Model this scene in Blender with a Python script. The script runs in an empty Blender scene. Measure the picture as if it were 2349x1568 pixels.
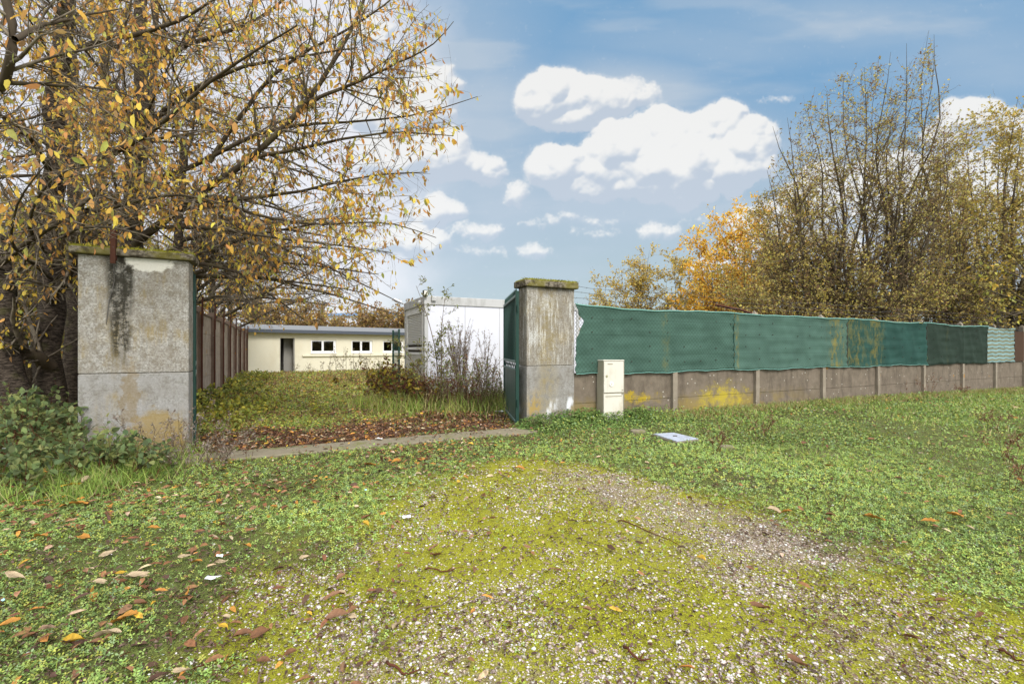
import bpy, math, random
import numpy as np
from math import sin, cos, pi, radians
rng = np.random.default_rng(7)
random.seed(7)
scene = bpy.context.scene
COL = scene.collection
CH = 1.35            # camera height
F = 1071.0 / 2348.0  # focal length / sensor width
HZ = 800.0
def px(x, y, Y):     # a point of the photograph (2348 px wide grid) at depth Y -> world metres
    return np.array([(x - 1174.0) / 1071.0 * Y, Y, CH + (HZ - y) / 1071.0 * Y])
def gpx(x, y):
    Y = 1071.0 * CH / (y - HZ)
    return np.array([(x - 1174.0) / 1071.0 * Y, Y, 0.0])
O = np.array([0.261, 8.216]); U = np.array([0.899, 0.438]); V = np.array([-0.438, 0.899]); ROT = math.atan2(0.438, 0.899)
def uv(u, v, z=0.0):
    p = O + U * u + V * v
    return np.array([p[0], p[1], z])

# ---------------------------------------------------------------- noise
def _h(ix, iy, s):
    n = (ix.astype(np.int64) * 374761393 + iy.astype(np.int64) * 668265263 + s * 974634777) & 0x7fffffff
    n = ((n ^ (n >> 13)) * 1274126177) & 0x7fffffff
    n = n ^ (n >> 16)
    return (n & 0xffff) / 65535.0
def vnoise(x, y, s=0):
    x = np.asarray(x, float); y = np.asarray(y, float)
    ix = np.floor(x); iy = np.floor(y); fx = x - ix; fy = y - iy
    fx = fx * fx * (3 - 2 * fx); fy = fy * fy * (3 - 2 * fy)
    a = _h(ix, iy, s); b = _h(ix + 1, iy, s); c = _h(ix, iy + 1, s); d = _h(ix + 1, iy + 1, s)
    return (a * (1 - fx) + b * fx) * (1 - fy) + (c * (1 - fx) + d * fx) * fy
def fbm(x, y, s=0, o=4):
    v = 0; a = 0.5; t = 0
    for i in range(o):
        v = v + a * vnoise(x * 2 ** i, y * 2 ** i, s + i * 7); t += a; a *= 0.5
    return v / t
def ss(a, b, x):
    t = np.clip((x - a) / (b - a), 0, 1); return t * t * (3 - 2 * t)
def gz(x, y):
    x = np.asarray(x, float); y = np.asarray(y, float)
    return (fbm(x * .45, y * .45, 3) - .5) * .05 + (fbm(x * 3.1, y * 3.1, 5, 3) - .5) * .022 - np.clip((x - 9) * .014, 0, .3) - .012

# zone masks ------------------------------------------------------
def uvof(x, y):
    dx = x - O[0]; dy = y - O[1]
    return dx * U[0] + dy * U[1], dx * V[0] + dy * V[1]
def gravel_mask(x, y):
    xl = np.interp(y, [0, 1.9, 2.13, 2.73, 3.8, 5.0, 5.6, 6.1], [-1.3, -1.15, -1.2, -1.3, -1.25, -.75, -.15, 1.2])
    xr = np.interp(y, [0, 2.2, 2.45, 2.95, 3.6, 4.13, 4.9, 5.6, 6.1], [3.9, 3.2, 2.9, 2.45, 2.3, 2.1, 1.5, .7, -.5])
    w = (fbm(x * 1.6, y * 1.6, 11) - .5) * 1.3 + (fbm(x * 6, y * 6, 13) - .5) * .7
    d = np.minimum(x - xl, xr - x) + w
    return ss(-.55, .5, d)
def beige_mask(x, y):   # barer gravel without moss
    n = fbm(x * .9 + 3, y * .9, 23)
    band = np.exp(-((x - np.interp(y, [1.5, 1.9, 2.6, 3.6, 4.4, 5.2], [1.35, 1.55, 1.75, 1.6, 1.2, .65])) / .72) ** 2) * ss(5.8, 4.8, y) + np.exp(-((x + .55) / .45) ** 2 - ((y - 1.85) / .35) ** 2)
    return np.clip(band * (.10 + .95 * fbm(x * 2.5, y * 2.5, 29)) + (n - .62) * 1.2, 0, .85)
def litter_mask(x, y):  # leaf carpet just inside the gateway
    u, v = uvof(x, y)
    w = (fbm(x * 1.2, y * 1.2, 31) - .5) * 2.4
    return ss(-.30, -.1, v) * ss(2.4, .9, v + w) * ss(.3, -.5, u + w * .5) * (.35 + .65 * ss(.30, .5, fbm(x * 1.9, y * 1.9, 33)))
def yard_mask(x, y):
    u, v = uvof(x, y)
    return ss(1.0, 2.2, v + (fbm(x, y, 37) - .5) * 1.2)

# ---------------------------------------------------------------- materials
class NT:
    def __init__(s, name, world=None):
        if world: s.t = world.node_tree; s.t.nodes.clear()
        else:
            s.m = bpy.data.materials.new(name); s.m.use_nodes = True; s.t = s.m.node_tree; s.t.nodes.clear()
    def n(s, typ, ins=None, **props):
        nd = s.t.nodes.new(typ)
        for k, v in props.items(): setattr(nd, k, v)
        if ins:
            for k, v in ins.items(): s.set(nd.inputs[k], v)
        return nd
    def set(s, sock, v):
        if isinstance(v, bpy.types.NodeSocket): s.t.links.new(v, sock)
        elif isinstance(v, (tuple, list)) and sock.type == 'RGBA' and len(v) == 3: sock.default_value = (*v, 1)
        else: sock.default_value = v
    def math(s, op, a, b=0.0, c=0.0, clamp=False):
        return s.n('ShaderNodeMath', {0: a, 1: b, 2: c}, operation=op, use_clamp=clamp).outputs[0]
    def mix(s, f, a, b, blend='MIX'):
        nd = s.n('ShaderNodeMix', data_type='RGBA', blend_type=blend)
        s.set(nd.inputs[0], f); s.set(nd.inputs[6], a if not isinstance(a, tuple) else (*a, 1)); s.set(nd.inputs[7], b if not isinstance(b, tuple) else (*b, 1))
        return nd.outputs[2]
    def coord(s, kind='Object', scale=(1, 1, 1)):
        tc = s.n('ShaderNodeTexCoord').outputs[kind]
        return s.n('ShaderNodeMapping', {0: tc, 3: scale}).outputs[0]
    def noise(s, vec, scale=5, detail=4, rough=.55, dist=0):
        return s.n('ShaderNodeTexNoise', {'Vector': vec, 'Scale': scale, 'Detail': detail, 'Roughness': rough, 'Distortion': dist}).outputs['Fac']
    def step(s, v, a, b):
        nd = s.n('ShaderNodeMapRange', {0: v, 1: a, 2: b, 3: 0.0, 4: 1.0}, interpolation_type='SMOOTHSTEP'); return nd.outputs[0]
    def attr(s, name): return s.n('ShaderNodeAttribute', attribute_name=name)
    def out(s, color, rough=.85, bump=None, bstr=.3, bdist=.01, metal=0.0, spec=.3, **kw):
        b = s.n('ShaderNodeBsdfPrincipled', {'Base Color': color, 'Roughness': rough, 'Metallic': metal, 'Specular IOR Level': spec if rough < .7 else .12})
        for k, v in kw.items(): s.set(b.inputs[k], v)
        if bump is not None:
            bn = s.n('ShaderNodeBump', {'Height': bump, 'Strength': bstr, 'Distance': bdist}); s.t.links.new(bn.outputs[0], b.inputs['Normal'])
        o = s.n('ShaderNodeOutputMaterial'); s.t.links.new(b.outputs[0], o.inputs[0]); s.b = b; s.o = o
        return s.m
def leafmat(name, rough=.6, transl=.25, var=.25):
    t = NT(name); a = t.attr('Col').outputs['Color']
    nz = t.noise(t.coord('Object'), 60, 3)
    c = t.mix(t.math('MULTIPLY', t.step(nz, .3, .8), min(1.0, var * 1.5)), a, (.05, .03, .015), 'MIX')
    d = t.n('ShaderNodeBsdfPrincipled', {'Base Color': c, 'Roughness': rough, 'Specular IOR Level': .25})
    tr = t.n('ShaderNodeBsdfTranslucent', {'Color': c})
    m = t.n('ShaderNodeMixShader', {0: transl}); t.t.links.new(d.outputs[0], m.inputs[1]); t.t.links.new(tr.outputs[0], m.inputs[2])
    o = t.n('ShaderNodeOutputMaterial'); t.t.links.new(m.outputs[0], o.inputs[0]); return t.m
def plain(name, col, rough=.6, var=.15, scale=8, metal=0.0, dirt=None, dirtamt=.5, bstr=.15, dscale=3):
    t = NT(name); v = t.coord('Object')
    n1 = t.noise(v, scale, 5); dark = tuple(c * .6 for c in col)
    c = t.mix(t.math('MULTIPLY', n1, var * 2, clamp=True), col, dark)
    if dirt:
        v2 = t.coord('Object', (1, 1, .35))
        c = t.mix(t.math('MULTIPLY', t.step(t.noise(v2, dscale, 6, .65), .48, .7), dirtamt), c, dirt)
    return t.out(c, rough, n1, bstr, .005, metal)
M = {}
M['leaf'] = leafmat('leaf_foliage', .6, .45, .12)
M['litter'] = leafmat('fallen_leaf_skin', .65, .08, .5)
M['clover'] = leafmat('clover_leaf', .6, .2, .15)
def bark():
    t = NT('cherry_bark'); v = t.coord('Object'); vs = t.coord('Object', (1, 1, 4))
    bands = t.noise(vs, 11, 7, .8, .4); big = t.noise(v, 2.5, 4)
    c = t.mix(t.step(bands, .42, .62), (.022, .017, .013), (.115, .09, .07))
    c = t.mix(t.math('MULTIPLY', t.step(big, .54, .68), .45), c, (.08, .085, .02))
    return t.out(c, .95, bands, .8, .02)
M['bark'] = bark()
M['bough'] = plain('dark_bough_bark', (.085, .065, .045), .95, .5, 12, dirt=(.17, .15, .07), dirtamt=.5, dscale=5, bstr=.5)
def twigm():
    t = NT('twig_bark'); n = t.noise(t.coord('Object'), 6, 4)
    c = t.mix(t.step(n, .35, .65), (.075, .058, .044), (.22, .185, .135))
    return t.out(c, .9)
M['twig'] = twigm()
M['twigolive'] = plain('lichened_twig', (.145, .11, .065), .9, .4, 3)
M['drystem'] = plain('dry_stem', (.16, .115, .075), .9, .4, 4)
M['redstem'] = plain('red_brown_stem', (.11, .04, .022), .9, .4, 4)
M['rust'] = plain('rusty_iron', (.105, .045, .03), .9, .4, 20, .2, (.05, .02, .015), .7)
M['brownsheet'] = plain('brown_sheet', (.07, .04, .025), .9, .4, 6)
M['wire'] = plain('galvanised_wire', (.12, .11, .10), .6, .3, 20, .5)

def pillarmat(left):
    t = NT('weathered_render_left' if left else 'weathered_render_right'); v = t.coord('Object')
    fine = t.noise(v, 42, 5, .8); mid = t.noise(v, 9, 6, .65); big = t.noise(v, 1.7, 5, .6)
    st = t.noise(t.coord('Object', (1, 1, .13)), 13, 6, .7); md2 = t.noise(v, 3.2, 6, .7)
    c = t.mix(t.step(fine, .38, .62), (.185, .17, .145), (.40, .39, .36)) if left else t.mix(t.step(fine, .35, .65), (.17, .155, .13), (.34, .32, .28))
    c = t.mix(t.math('MULTIPLY', t.step(mid, .45, .62), .55), c, (.13, .105, .07)); c = t.mix(t.math('MULTIPLY', t.step(t.noise(v, 34, 4, .7), .52, .66), .6), c, (.46, .44, .40))
    c = t.mix(t.math('MULTIPLY', t.step(md2, .40, .60), .45), c, (.17, .14, .10)); c = t.mix(t.math('MULTIPLY', t.step(st, .55, .7), .35), c, (.12, .10, .075))
    sx = t.n('ShaderNodeSeparateXYZ', {0: t.n('ShaderNodeTexCoord').outputs['Object']}); X, Yc, Z = sx.outputs
    # lower block: smoother blue grey
    low = t.step(Z, 1.06, 1.03)
    c = t.mix(t.math('MULTIPLY', low, .45), c, t.mix(t.step(mid, .38, .62), (.15, .145, .135), (.34, .345, .35)))
    # ochre lichen
    och = t.math('MULTIPLY', t.step(big, .48, .66), t.step(st, .42, .6))
    c = t.mix(t.math('MULTIPLY', och, .6), c, (.27, .19, .045))
    if left:
        def blob(cx, cz, rx, rz, amp=.5):
            a = t.math('DIVIDE', t.math('SUBTRACT', X, cx), rx); b = t.math('DIVIDE', t.math('SUBTRACT', Z, cz), rz)
            r = t.math('ADD', t.math('MULTIPLY', a, a), t.math('MULTIPLY', b, b))
            r = t.math('ADD', r, t.math('MULTIPLY', t.math('SUBTRACT', mid, .5), amp * 4))
            return t.step(r, 1.2, .5)
        # damp black streak below the rusty post, with its own ragged outline
        dx = t.math('ABSOLUTE', t.math('SUBTRACT', X, t.math('ADD', .40, t.math('MULTIPLY', t.math('SUBTRACT', mid, .5), .12))))
        w = t.math('SUBTRACT', .135, t.math('MULTIPLY', t.math('SUBTRACT', 2.48, Z), .055))
        s1 = t.step(t.math('SUBTRACT', dx, w), .05, -.03)
        s1 = t.math('MULTIPLY', s1, t.step(Z, 1.05, 1.4))
        s1 = t.math('MULTIPLY', s1, t.step(t.math('ADD', t.math('MULTIPLY', st, .5), t.math('ADD', t.math('MULTIPLY', fine, .6), t.math('MULTIPLY', mid, .5))), .70, .84))
        c = t.mix(t.math('MULTIPLY', s1, .93), c, (.022, .02, .014))
        c = t.mix(t.math('MULTIPLY', blob(.70, 2.46, .25, .16, .9), .85), c, (.66, .64, .57))
        c = t.mix(t.math('MULTIPLY', t.math('MULTIPLY', blob(.75, .15, .35, .45), 1), .75), c, (.27, .19, .06))
        c = t.mix(t.math('MULTIPLY', blob(.50, .75, .10, .45, 1.5), .5), c, (.20, .14, .06))
    else:
        wst = t.math('MULTIPLY', t.step(st, .50, .60), t.step(Z, .95, 1.3))
        c = t.mix(t.math('MULTIPLY', t.math('MULTIPLY', wst, t.step(fine, .35, .55)), .75), c, (.56, .56, .54))
        c = t.mix(t.math('MULTIPLY', t.step(t.noise(t.coord('Object', (1.4, 1, .6)), 2.6, 5), .57, .68), t.step(Z, .8, .3)), c, (.60, .61, .63))
        g = t.math('MULTIPLY', t.step(t.math('ABSOLUTE', t.math('SUBTRACT', X, .42)), .30, .05), t.step(mid, .35, .6))
        c = t.mix(t.math('MULTIPLY', g, .45), c, (.23, .175, .06))
        g2 = t.math('MULTIPLY', t.math('MULTIPLY', t.step(t.math('ABSOLUTE', t.math('SUBTRACT', X, .14)), .20, .05), t.step(Z, .7, .35)), t.step(mid, .4, .55))
        c = t.mix(t.math('MULTIPLY', g2, .75), c, (.33, .22, .04))
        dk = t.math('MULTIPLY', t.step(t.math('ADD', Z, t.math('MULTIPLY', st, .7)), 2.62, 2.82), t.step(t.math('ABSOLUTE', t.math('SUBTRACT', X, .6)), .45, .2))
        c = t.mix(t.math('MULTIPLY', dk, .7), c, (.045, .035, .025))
    h = t.math('ADD', fine, t.math('MULTIPLY', mid, .8))
    return t.out(c, .95, h, .55, .012)
M['pillarL'] = pillarmat(True); M['pillarR'] = pillarmat(False)
def capmat():
    t = NT('mossy_coping'); v = t.coord('Object'); n = t.noise(v, 14, 6, .7); n2 = t.noise(v, 5, 4)
    c = t.mix(t.step(n, .4, .65), (.05, .04, .028), (.24, .21, .16)); c = t.mix(t.math('MULTIPLY', t.step(n2, .46, .6), .7), c, (.16, .14, .03))
    return t.out(c, .95, n, .7, .015)
M['cap'] = capmat()
M['moss'] = plain('cushion_moss', (.20, .19, .02), 1, .5, 30, bstr=.8)
def wallmat(name, base, dark, yellow=True, red=False):
    t = NT(name); v = t.coord('Object'); n = t.noise(v, 5, 7, .7); st = t.noise(t.coord('Object', (1, 1, .25)), 5, 6, .7); fine = t.noise(v, 70, 3)
    c = t.mix(t.step(n, .32, .70), tuple((a + b) * .5 for a, b in zip(dark, base)), base); c = t.mix(t.math('MULTIPLY', t.step(st, .44, .70), .75), c, dark)
    c = t.mix(t.math('MULTIPLY', fine, .25), c, (.3, .27, .22))
    vor = t.n('ShaderNodeTexVoronoi', {'Vector': v, 'Scale': 9.0}); sp = t.math('MULTIPLY', t.step(vor.outputs['Distance'], .17, .10), t.step(t.n('ShaderNodeSeparateColor', {0: vor.outputs['Color']}).outputs[0], .62, .66))
    c = t.mix(t.math('MULTIPLY', sp, .8), c, (.50, .47, .40))
    vor2 = t.n('ShaderNodeTexVoronoi', {'Vector': v, 'Scale': 2.2}); sp2 = t.math('MULTIPLY', t.step(vor2.outputs['Distance'], .16, .12), t.step(t.n('ShaderNodeSeparateColor', {0: vor2.outputs['Color']}).outputs[1], .66, .7))
    c = t.mix(t.math('MULTIPLY', sp2, .75), c, (.34, .17, .03))
    if yellow:
        sx = t.n('ShaderNodeSeparateXYZ', {0: t.n('ShaderNodeTexCoord').outputs['Object']}); X, Yc, Z = sx.outputs
        a = t.math('MULTIPLY', t.step(t.math('ADD', Z, t.math('MULTIPLY', n, .5)), .75, .42), t.step(X, 9.0, 5.5))
        a = t.math('MULTIPLY', a, t.step(t.noise(v, 2.2, 5), .40, .52))
        c = t.mix(t.math('MULTIPLY', a, .55), c, (.26, .19, .05))
        b = t.math('ADD', t.math('POWER', t.math('DIVIDE', t.math('SUBTRACT', X, 4.95), .75), 2.0), t.math('POWER', t.math('DIVIDE', t.math('SUBTRACT', Z, .25), .30), 2.0))
        b = t.step(t.math('ADD', b, t.math('MULTIPLY', t.math('ADD', t.math('SUBTRACT', n, .5), t.math('MULTIPLY', t.math('SUBTRACT', fine, .5), .6)), 7.0)), 1.6, -.8)
        c = t.mix(t.math('MULTIPLY', b, .85), c, (.42, .33, .03))
        b2 = t.math('ADD', t.math('POWER', t.math('DIVIDE', t.math('SUBTRACT', X, 2.35), .55), 2.0), t.math('POWER', t.math('DIVIDE', t.math('SUBTRACT', Z, .38), .10), 2.0))
        b2 = t.step(t.math('ADD', b2, t.math('MULTIPLY', t.math('ADD', t.math('SUBTRACT', n, .5), t.math('MULTIPLY', t.math('SUBTRACT', fine, .5), .6)), 9.0)), 1.6, -.8)
        c = t.mix(t.math('MULTIPLY', b2, .8), c, (.42, .30, .01))
    return t.out(c, .95, t.math('ADD', fine, n), .4, .01)
M['wallR'] = wallmat('stained_concrete_panel', (.17, .135, .10), (.055, .040, .028))
M['postR'] = wallmat('stained_concrete_post', (.27, .23, .175), (.14, .11, .08), False)
M['wallL'] = wallmat('dirty_concrete_panel', (.42, .34, .27), (.18, .12, .09), False)
M['postL'] = wallmat('dark_concrete_post', (.20, .135, .10), (.09, .055, .042), False)
def screenmat(name, col, line, stain, ystrength, seed, link=True, stripes=False):
    t = NT(name); v = t.coord('Object'); sx = t.n('ShaderNodeSeparateXYZ', {0: t.n('ShaderNodeTexCoord').outputs['Object']}); X, Yc, Z = sx.outputs
    big = t.noise(t.n('ShaderNodeVectorMath', {0: v, 1: (seed, 0, 0)}, operation='ADD').outputs[0], 1.3, 5); n = t.noise(v, 30, 4)
    c = t.mix(t.step(big, .35, .7), col, tuple(k * .72 for k in col))
    vs = t.n('ShaderNodeCombineXYZ', {0: t.math('MULTIPLY', X, .25), 1: seed * 1.0, 2: t.math('MULTIPLY', Z, 16)}).outputs[0]
    hs = t.noise(vs, 1.5, 4, .7)
    c = t.mix(t.math('MULTIPLY', t.step(hs, .45, .7), .35), c, tuple(k * .55 for k in col))
    c = t.mix(t.math('MULTIPLY', n, .25), c, tuple(k * 1.35 for k in col))
    for a, b in ((1, 1), (1, -1)):
        if not link: break
        q = t.math('ADD', t.math('MULTIPLY', X, a / .085), t.math('MULTIPLY', Z, b / .085))
        fr = t.math('ABSOLUTE', t.math('SUBTRACT', t.math('FRACT', q), .5))
        c = t.mix(t.math('MULTIPLY', t.step(fr, .10, .03), line), c, (.03, .06, .05))  # chain-link imprint and its shadow, drawn as dark diagonal lines in the colour
    for zz in (.35, .72, 1.02):
        c = t.mix(t.math('MULTIPLY', t.step(t.math('ABSOLUTE', t.math('SUBTRACT', Z, .9 + zz)), .012, .004), .35), c, tuple(k * .5 for k in col))
    if stripes:
        wv = t.math('FRACT', t.math('ADD', t.math('MULTIPLY', Z, 7.6), t.math('ADD', t.math('MULTIPLY', t.math('SINE', t.math('MULTIPLY', X, 11)), .10), t.math('MULTIPLY', big, .3))))
        c = t.mix(t.step(t.math('ABSOLUTE', t.math('SUBTRACT', wv, .5)), .17, .10), c, (.22, .16, .035))
    if ystrength > 0:
        for cx, w in stain:
            g = t.step(t.math('ABSOLUTE', t.math('SUBTRACT', X, cx)), w, w * .2)
            g = t.math('MULTIPLY', g, t.step(t.noise(t.coord('Object', (1, 1, .5)), 6, 7, .75), .44, .62))
            c = t.mix(t.math('MULTIPLY', g, ystrength), c, (.30, .24, .05))
    m = t.out(c, .75, t.math('ADD', n, hs), .3, .01)
    tr = t.n('ShaderNodeBsdfTranslucent', {'Color': c}); mx = t.n('ShaderNodeMixShader', {0: .38})
    t.t.links.new(t.b.outputs[0], mx.inputs[1]); t.t.links.new(tr.outputs[0], mx.inputs[2]); t.t.links.new(mx.outputs[0], t.o.inputs[0])
    return m
M['scr0'] = screenmat('green_mesh_fabric', (.092, .176, .136), .5, [(3.2, .15)], .3, 1)
M['scr1'] = screenmat('green_mesh_fabric_second', (.102, .190, .150), .2, [(5.3, .14), (9.1, .5)], .75, 2)
M['scr2'] = screenmat('green_mesh_fabric_lichened_shaded', (.036, .100, .082), .0, [(9.9, .75), (10.9, .6)], .55, 3, False)  # lichen over a green darkened to paint in the shade of bushes behind
M['scr3'] = screenmat('tree_shaded_mesh_fabric', (.035, .058, .042), .0, [(15, 0.1)], .1, 4, False)  # dark colour stands in for trees blocking the light behind the fabric
M['scr4'] = screenmat('pale_striped_sheeting', (.30, .44, .43), .0, [], 0, 5, False, True)
M['hem'] = plain('pale_green_hem', (.16, .34, .29), .6, .5, 10)
M['gate'] = plain('green_gate_paint', (.008, .040, .029), .6, .2, 6, dirt=(.025, .06, .05), dirtamt=.35)
M['gatepanel'] = plain('weathered_green_sheet', (.075, .125, .115), .4, .3, 3, dirt=(.02, .06, .045), dirtamt=.8, dscale=6)
M['gaterail'] = plain('faded_gate_rail', (.13, .20, .185), .5, .3, 9)
M['boxw'] = plain('yellowed_white_plastic', (.60, .57, .49), .45, .12, 4, dirt=(.33, .27, .16), dirtamt=.4, dscale=4)
M['boxside'] = plain('grimy_plastic_side', (.34, .31, .23), .6, .3, 4, dirt=(.16, .13, .07), dirtamt=.6)
M['boxdark'] = plain('dark_gap', (.06, .05, .04), .8)
M['dial'] = plain('off_white_dial', (.75, .73, .66), .4, .1)
M['brass'] = plain('yellow_lock', (.35, .38, .05), .4, .1)
M['cream'] = plain('cream_render', (.66, .62, .49), .9, .08, 6, dirt=(.50, .42, .27), dirtamt=.22, dscale=1.2)
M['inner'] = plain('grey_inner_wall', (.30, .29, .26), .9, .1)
M['roofg'] = plain('grey_roofing_felt', (.20, .205, .21), .8, .2, 3)
M['fascia'] = plain('slate_fascia', (.07, .08, .10), .6, .15)
M['white'] = plain('white_window_frame', (.78, .78, .78), .4, .05)
M['cont'] = plain('white_cabin_panel', (.62, .63, .69), .5, .05, 1.2, dirt=(.55, .54, .54), dirtamt=.25, dscale=1.0)
M['contend'] = plain('shaded_white_cabin_end', (.62, .61, .58), .55, .1, 2, dirt=(.30, .29, .24), dirtamt=.4)  # greyer than the long side: its shade put into the colour, plus dirt
M['conttrim'] = plain('grey_cabin_trim', (.46, .46, .45), .5, .1, 3, dirt=(.22, .22, .20), dirtamt=.5)
M['shutter'] = plain('white_roller_shutter', (.62, .61, .58), .5, .05)
M['black'] = plain('black_plastic', (.02, .02, .022), .5, .1)
M['bluet'] = plain('blue_metal_trim', (.16, .27, .46), .5, .1)
M['whwall'] = plain('pale_metal_cladding', (.55, .57, .66), .6, .05)
M['slab'] = plain('mossy_concrete_slab', (.25, .215, .15), .95, .4, 9, dirt=(.14, .15, .035), dirtamt=.7, bstr=.5)
M['cover'] = plain('pale_cast_cover', (.40, .43, .50), .7, .3, 12, dirt=(.18, .18, .17), dirtamt=.4, dscale=9)
M['stone'] = leafmat('white_gravel_stone', .85, 0.0, .2)
M['paper'] = plain('white_paper', (.80, .84, .88), .8, .05)
M['bluep'] = plain('pale_blue_scrap', (.35, .68, .80), .6, .05)
def glass():
    t = NT('window_glass'); g = t.n('ShaderNodeBsdfGlossy', {'Color': (.9, .95, 1, 1), 'Roughness': .03}); tr = t.n('ShaderNodeBsdfTransparent', {'Color': (.5, .52, .5, 1)})
    m = t.n('ShaderNodeMixShader', {0: .12}); t.t.links.new(tr.outputs[0], m.inputs[1]); t.t.links.new(g.outputs[0], m.inputs[2])
    o = t.n('ShaderNodeOutputMaterial'); t.t.links.new(m.outputs[0], o.inputs[0]); return t.m
M['glass'] = glass()
def groundmat():
    t = NT('mossy_ground'); v = t.coord('Object'); a = t.n('ShaderNodeSeparateColor', {0: t.attr('zone').outputs['Color']}); R, G, B = a.outputs; beige = t.attr('zone').outputs['Alpha']
    n = t.noise(v, 9, 6, .7); fine = t.noise(v, 120, 4, .7); mid = t.noise(v, 32, 4, .6)
    soil = t.mix(t.step(fine, .35, .65), (.035, .025, .018), (.17, .12, .08))
    green = t.mix(t.step(fine, .38, .6), (.028, .028, .012), (.15, .18, .045))
    base = t.mix(t.step(n, .52, .68), green, soil)
    moss = t.mix(t.step(fine, .30, .66), (.09, .075, .016), (.36, .36, .028))
    grit = t.mix(t.step(fine, .38, .62), (.10, .07, .035), (.36, .29, .205))
    mo = t.step(t.math('ADD', t.math('SUBTRACT', n, t.math('MULTIPLY', beige, .45)), t.math('MULTIPLY', mid, .6)), .42, .72)
    gz_ = t.mix(mo, grit, moss)
    c = t.mix(R, base, gz_)
    lit = t.mix(t.step(mid, .4, .6), (.05, .028, .02), (.18, .09, .05))
    c = t.mix(G, c, lit)
    yard = t.mix(t.step(mid, .35, .65), (.09, .085, .03), (.30, .28, .05))
    c = t.mix(B, c, yard)
    return t.out(c, .97, t.math('ADD', fine, mid), .8, .012)
M['ground'] = groundmat()

# ---------------------------------------------------------------- mesh helpers
def link(o, parent=None):
    COL.objects.link(o)
    if parent is not None: o.parent = parent
    return o
def tag(o, label=None, cat=None, group=None, kind=None):
    if label: o['label'] = label
    if cat: o['category'] = cat
    if group: o['group'] = group
    if kind: o['kind'] = kind
    return o
def empty(name, loc=(0, 0, 0), rz=0.0):
    o = bpy.data.objects.new(name, None); o.location = tuple(float(c) for c in loc); o.rotation_euler = (0, 0, rz); o.empty_display_size = .2
    return link(o)
def npmesh(name, verts, faces, mat, parent=None, col=None, smooth=False):
    """faces: list of int arrays (n,k), possibly different k"""
    me = bpy.data.meshes.new(name); verts = np.asarray(verts, np.float32)
    loops = np.concatenate([f.ravel() for f in faces]).astype(np.int32)
    tot = np.concatenate([np.full(len(f), f.shape[1]) for f in faces]).astype(np.int32)
    st = np.concatenate([[0], np.cumsum(tot)[:-1]]).astype(np.int32)
    me.vertices.add(len(verts)); me.vertices.foreach_set('co', verts.ravel())
    me.loops.add(len(loops)); me.loops.foreach_set('vertex_index', loops)
    me.polygons.add(len(tot)); me.polygons.foreach_set('loop_start', st); me.polygons.foreach_set('loop_total', tot)
    if smooth: me.polygons.foreach_set('use_smooth', np.ones(len(tot), bool))
    me.update(calc_edges=True)
    if col is not None:
        at = me.color_attributes.new('Col' if col.shape[1] == 3 else 'zone', 'FLOAT_COLOR', 'POINT')
        c4 = np.ones((len(verts), 4), np.float32); c4[:, :col.shape[1]] = col; at.data.foreach_set('color', c4.ravel())
    me.materials.append(mat)
    return link(bpy.data.objects.new(name, me), parent)
class MB:
    def __init__(s): s.v = []; s.f = []
    def add(s, vs, fs):
        b = len(s.v); s.v += [tuple(float(c) for c in p) for p in vs]; s.f += [tuple(i + b for i in f) for f in fs]; return s
    def box(s, x0, x1, y0, y1, z0, z1):
        return s.add([(x0, y0, z0), (x1, y0, z0), (x1, y1, z0), (x0, y1, z0), (x0, y0, z1), (x1, y0, z1), (x1, y1, z1), (x0, y1, z1)],
                     [(0, 3, 2, 1), (4, 5, 6, 7), (0, 1, 5, 4), (1, 2, 6, 5), (2, 3, 7, 6), (3, 0, 4, 7)])
    def prism(s, pts, axis_lo, axis_hi, axis='x'):
        n = len(pts)
        mk = (lambda a, p: (a, p[0], p[1])) if axis == 'x' else ((lambda a, p: (p[0], a, p[1])) if axis == 'y' else (lambda a, p: (p[0], p[1], a)))
        vs = [mk(axis_lo, p) for p in pts] + [mk(axis_hi, p) for p in pts]
        return s.add(vs, [tuple(range(n))[::-1], tuple(range(n, 2 * n))] + [(i, (i + 1) % n, (i + 1) % n + n, i + n) for i in range(n)])
    def tube(s, pts, r, n=6, cap=True):
        pts = [np.array(p, float) for p in pts]; rs = r if isinstance(r, (list, tuple)) else [r] * len(pts); ring = []; b = []
        for i, p in enumerate(pts):
            d = pts[min(i + 1, len(pts) - 1)] - pts[max(i - 1, 0)]; d /= np.linalg.norm(d) + 1e-9
            a = np.cross(d, (0, 0, 1) if abs(d[2]) < .9 else (1, 0, 0)); a /= np.linalg.norm(a); c = np.cross(d, a)
            for k in range(n): b.append(p + rs[i] * (a * cos(2 * pi * k / n) + c * sin(2 * pi * k / n)))
        fs = [(i * n + k, i * n + (k + 1) % n, (i + 1) * n + (k + 1) % n, (i + 1) * n + k) for i in range(len(pts) - 1) for k in range(n)]
        if cap: fs += [tuple(range(n))[::-1], tuple(range((len(pts) - 1) * n, len(pts) * n))]
        return s.add(b, fs)
    def build(s, name, mat, parent=None, bevel=0, smooth=False):
        me = bpy.data.meshes.new(name); me.from_pydata(s.v, [], s.f); me.materials.append(mat); me.update()
        if smooth:
            for p in me.polygons: p.use_smooth = True
        o = link(bpy.data.objects.new(name, me), parent)
        if bevel:
            m = o.modifiers.new('bevel', 'BEVEL'); m.width = bevel; m.segments = 2; m.limit_method = 'ANGLE'
        return o
def nrm(a): return a / (np.linalg.norm(a, axis=-1, keepdims=True) + 1e-9)
def rdir(n, up=0.0):
    d = rng.normal(size=(n, 3)); d[:, 2] += up; return nrm(d)
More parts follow.
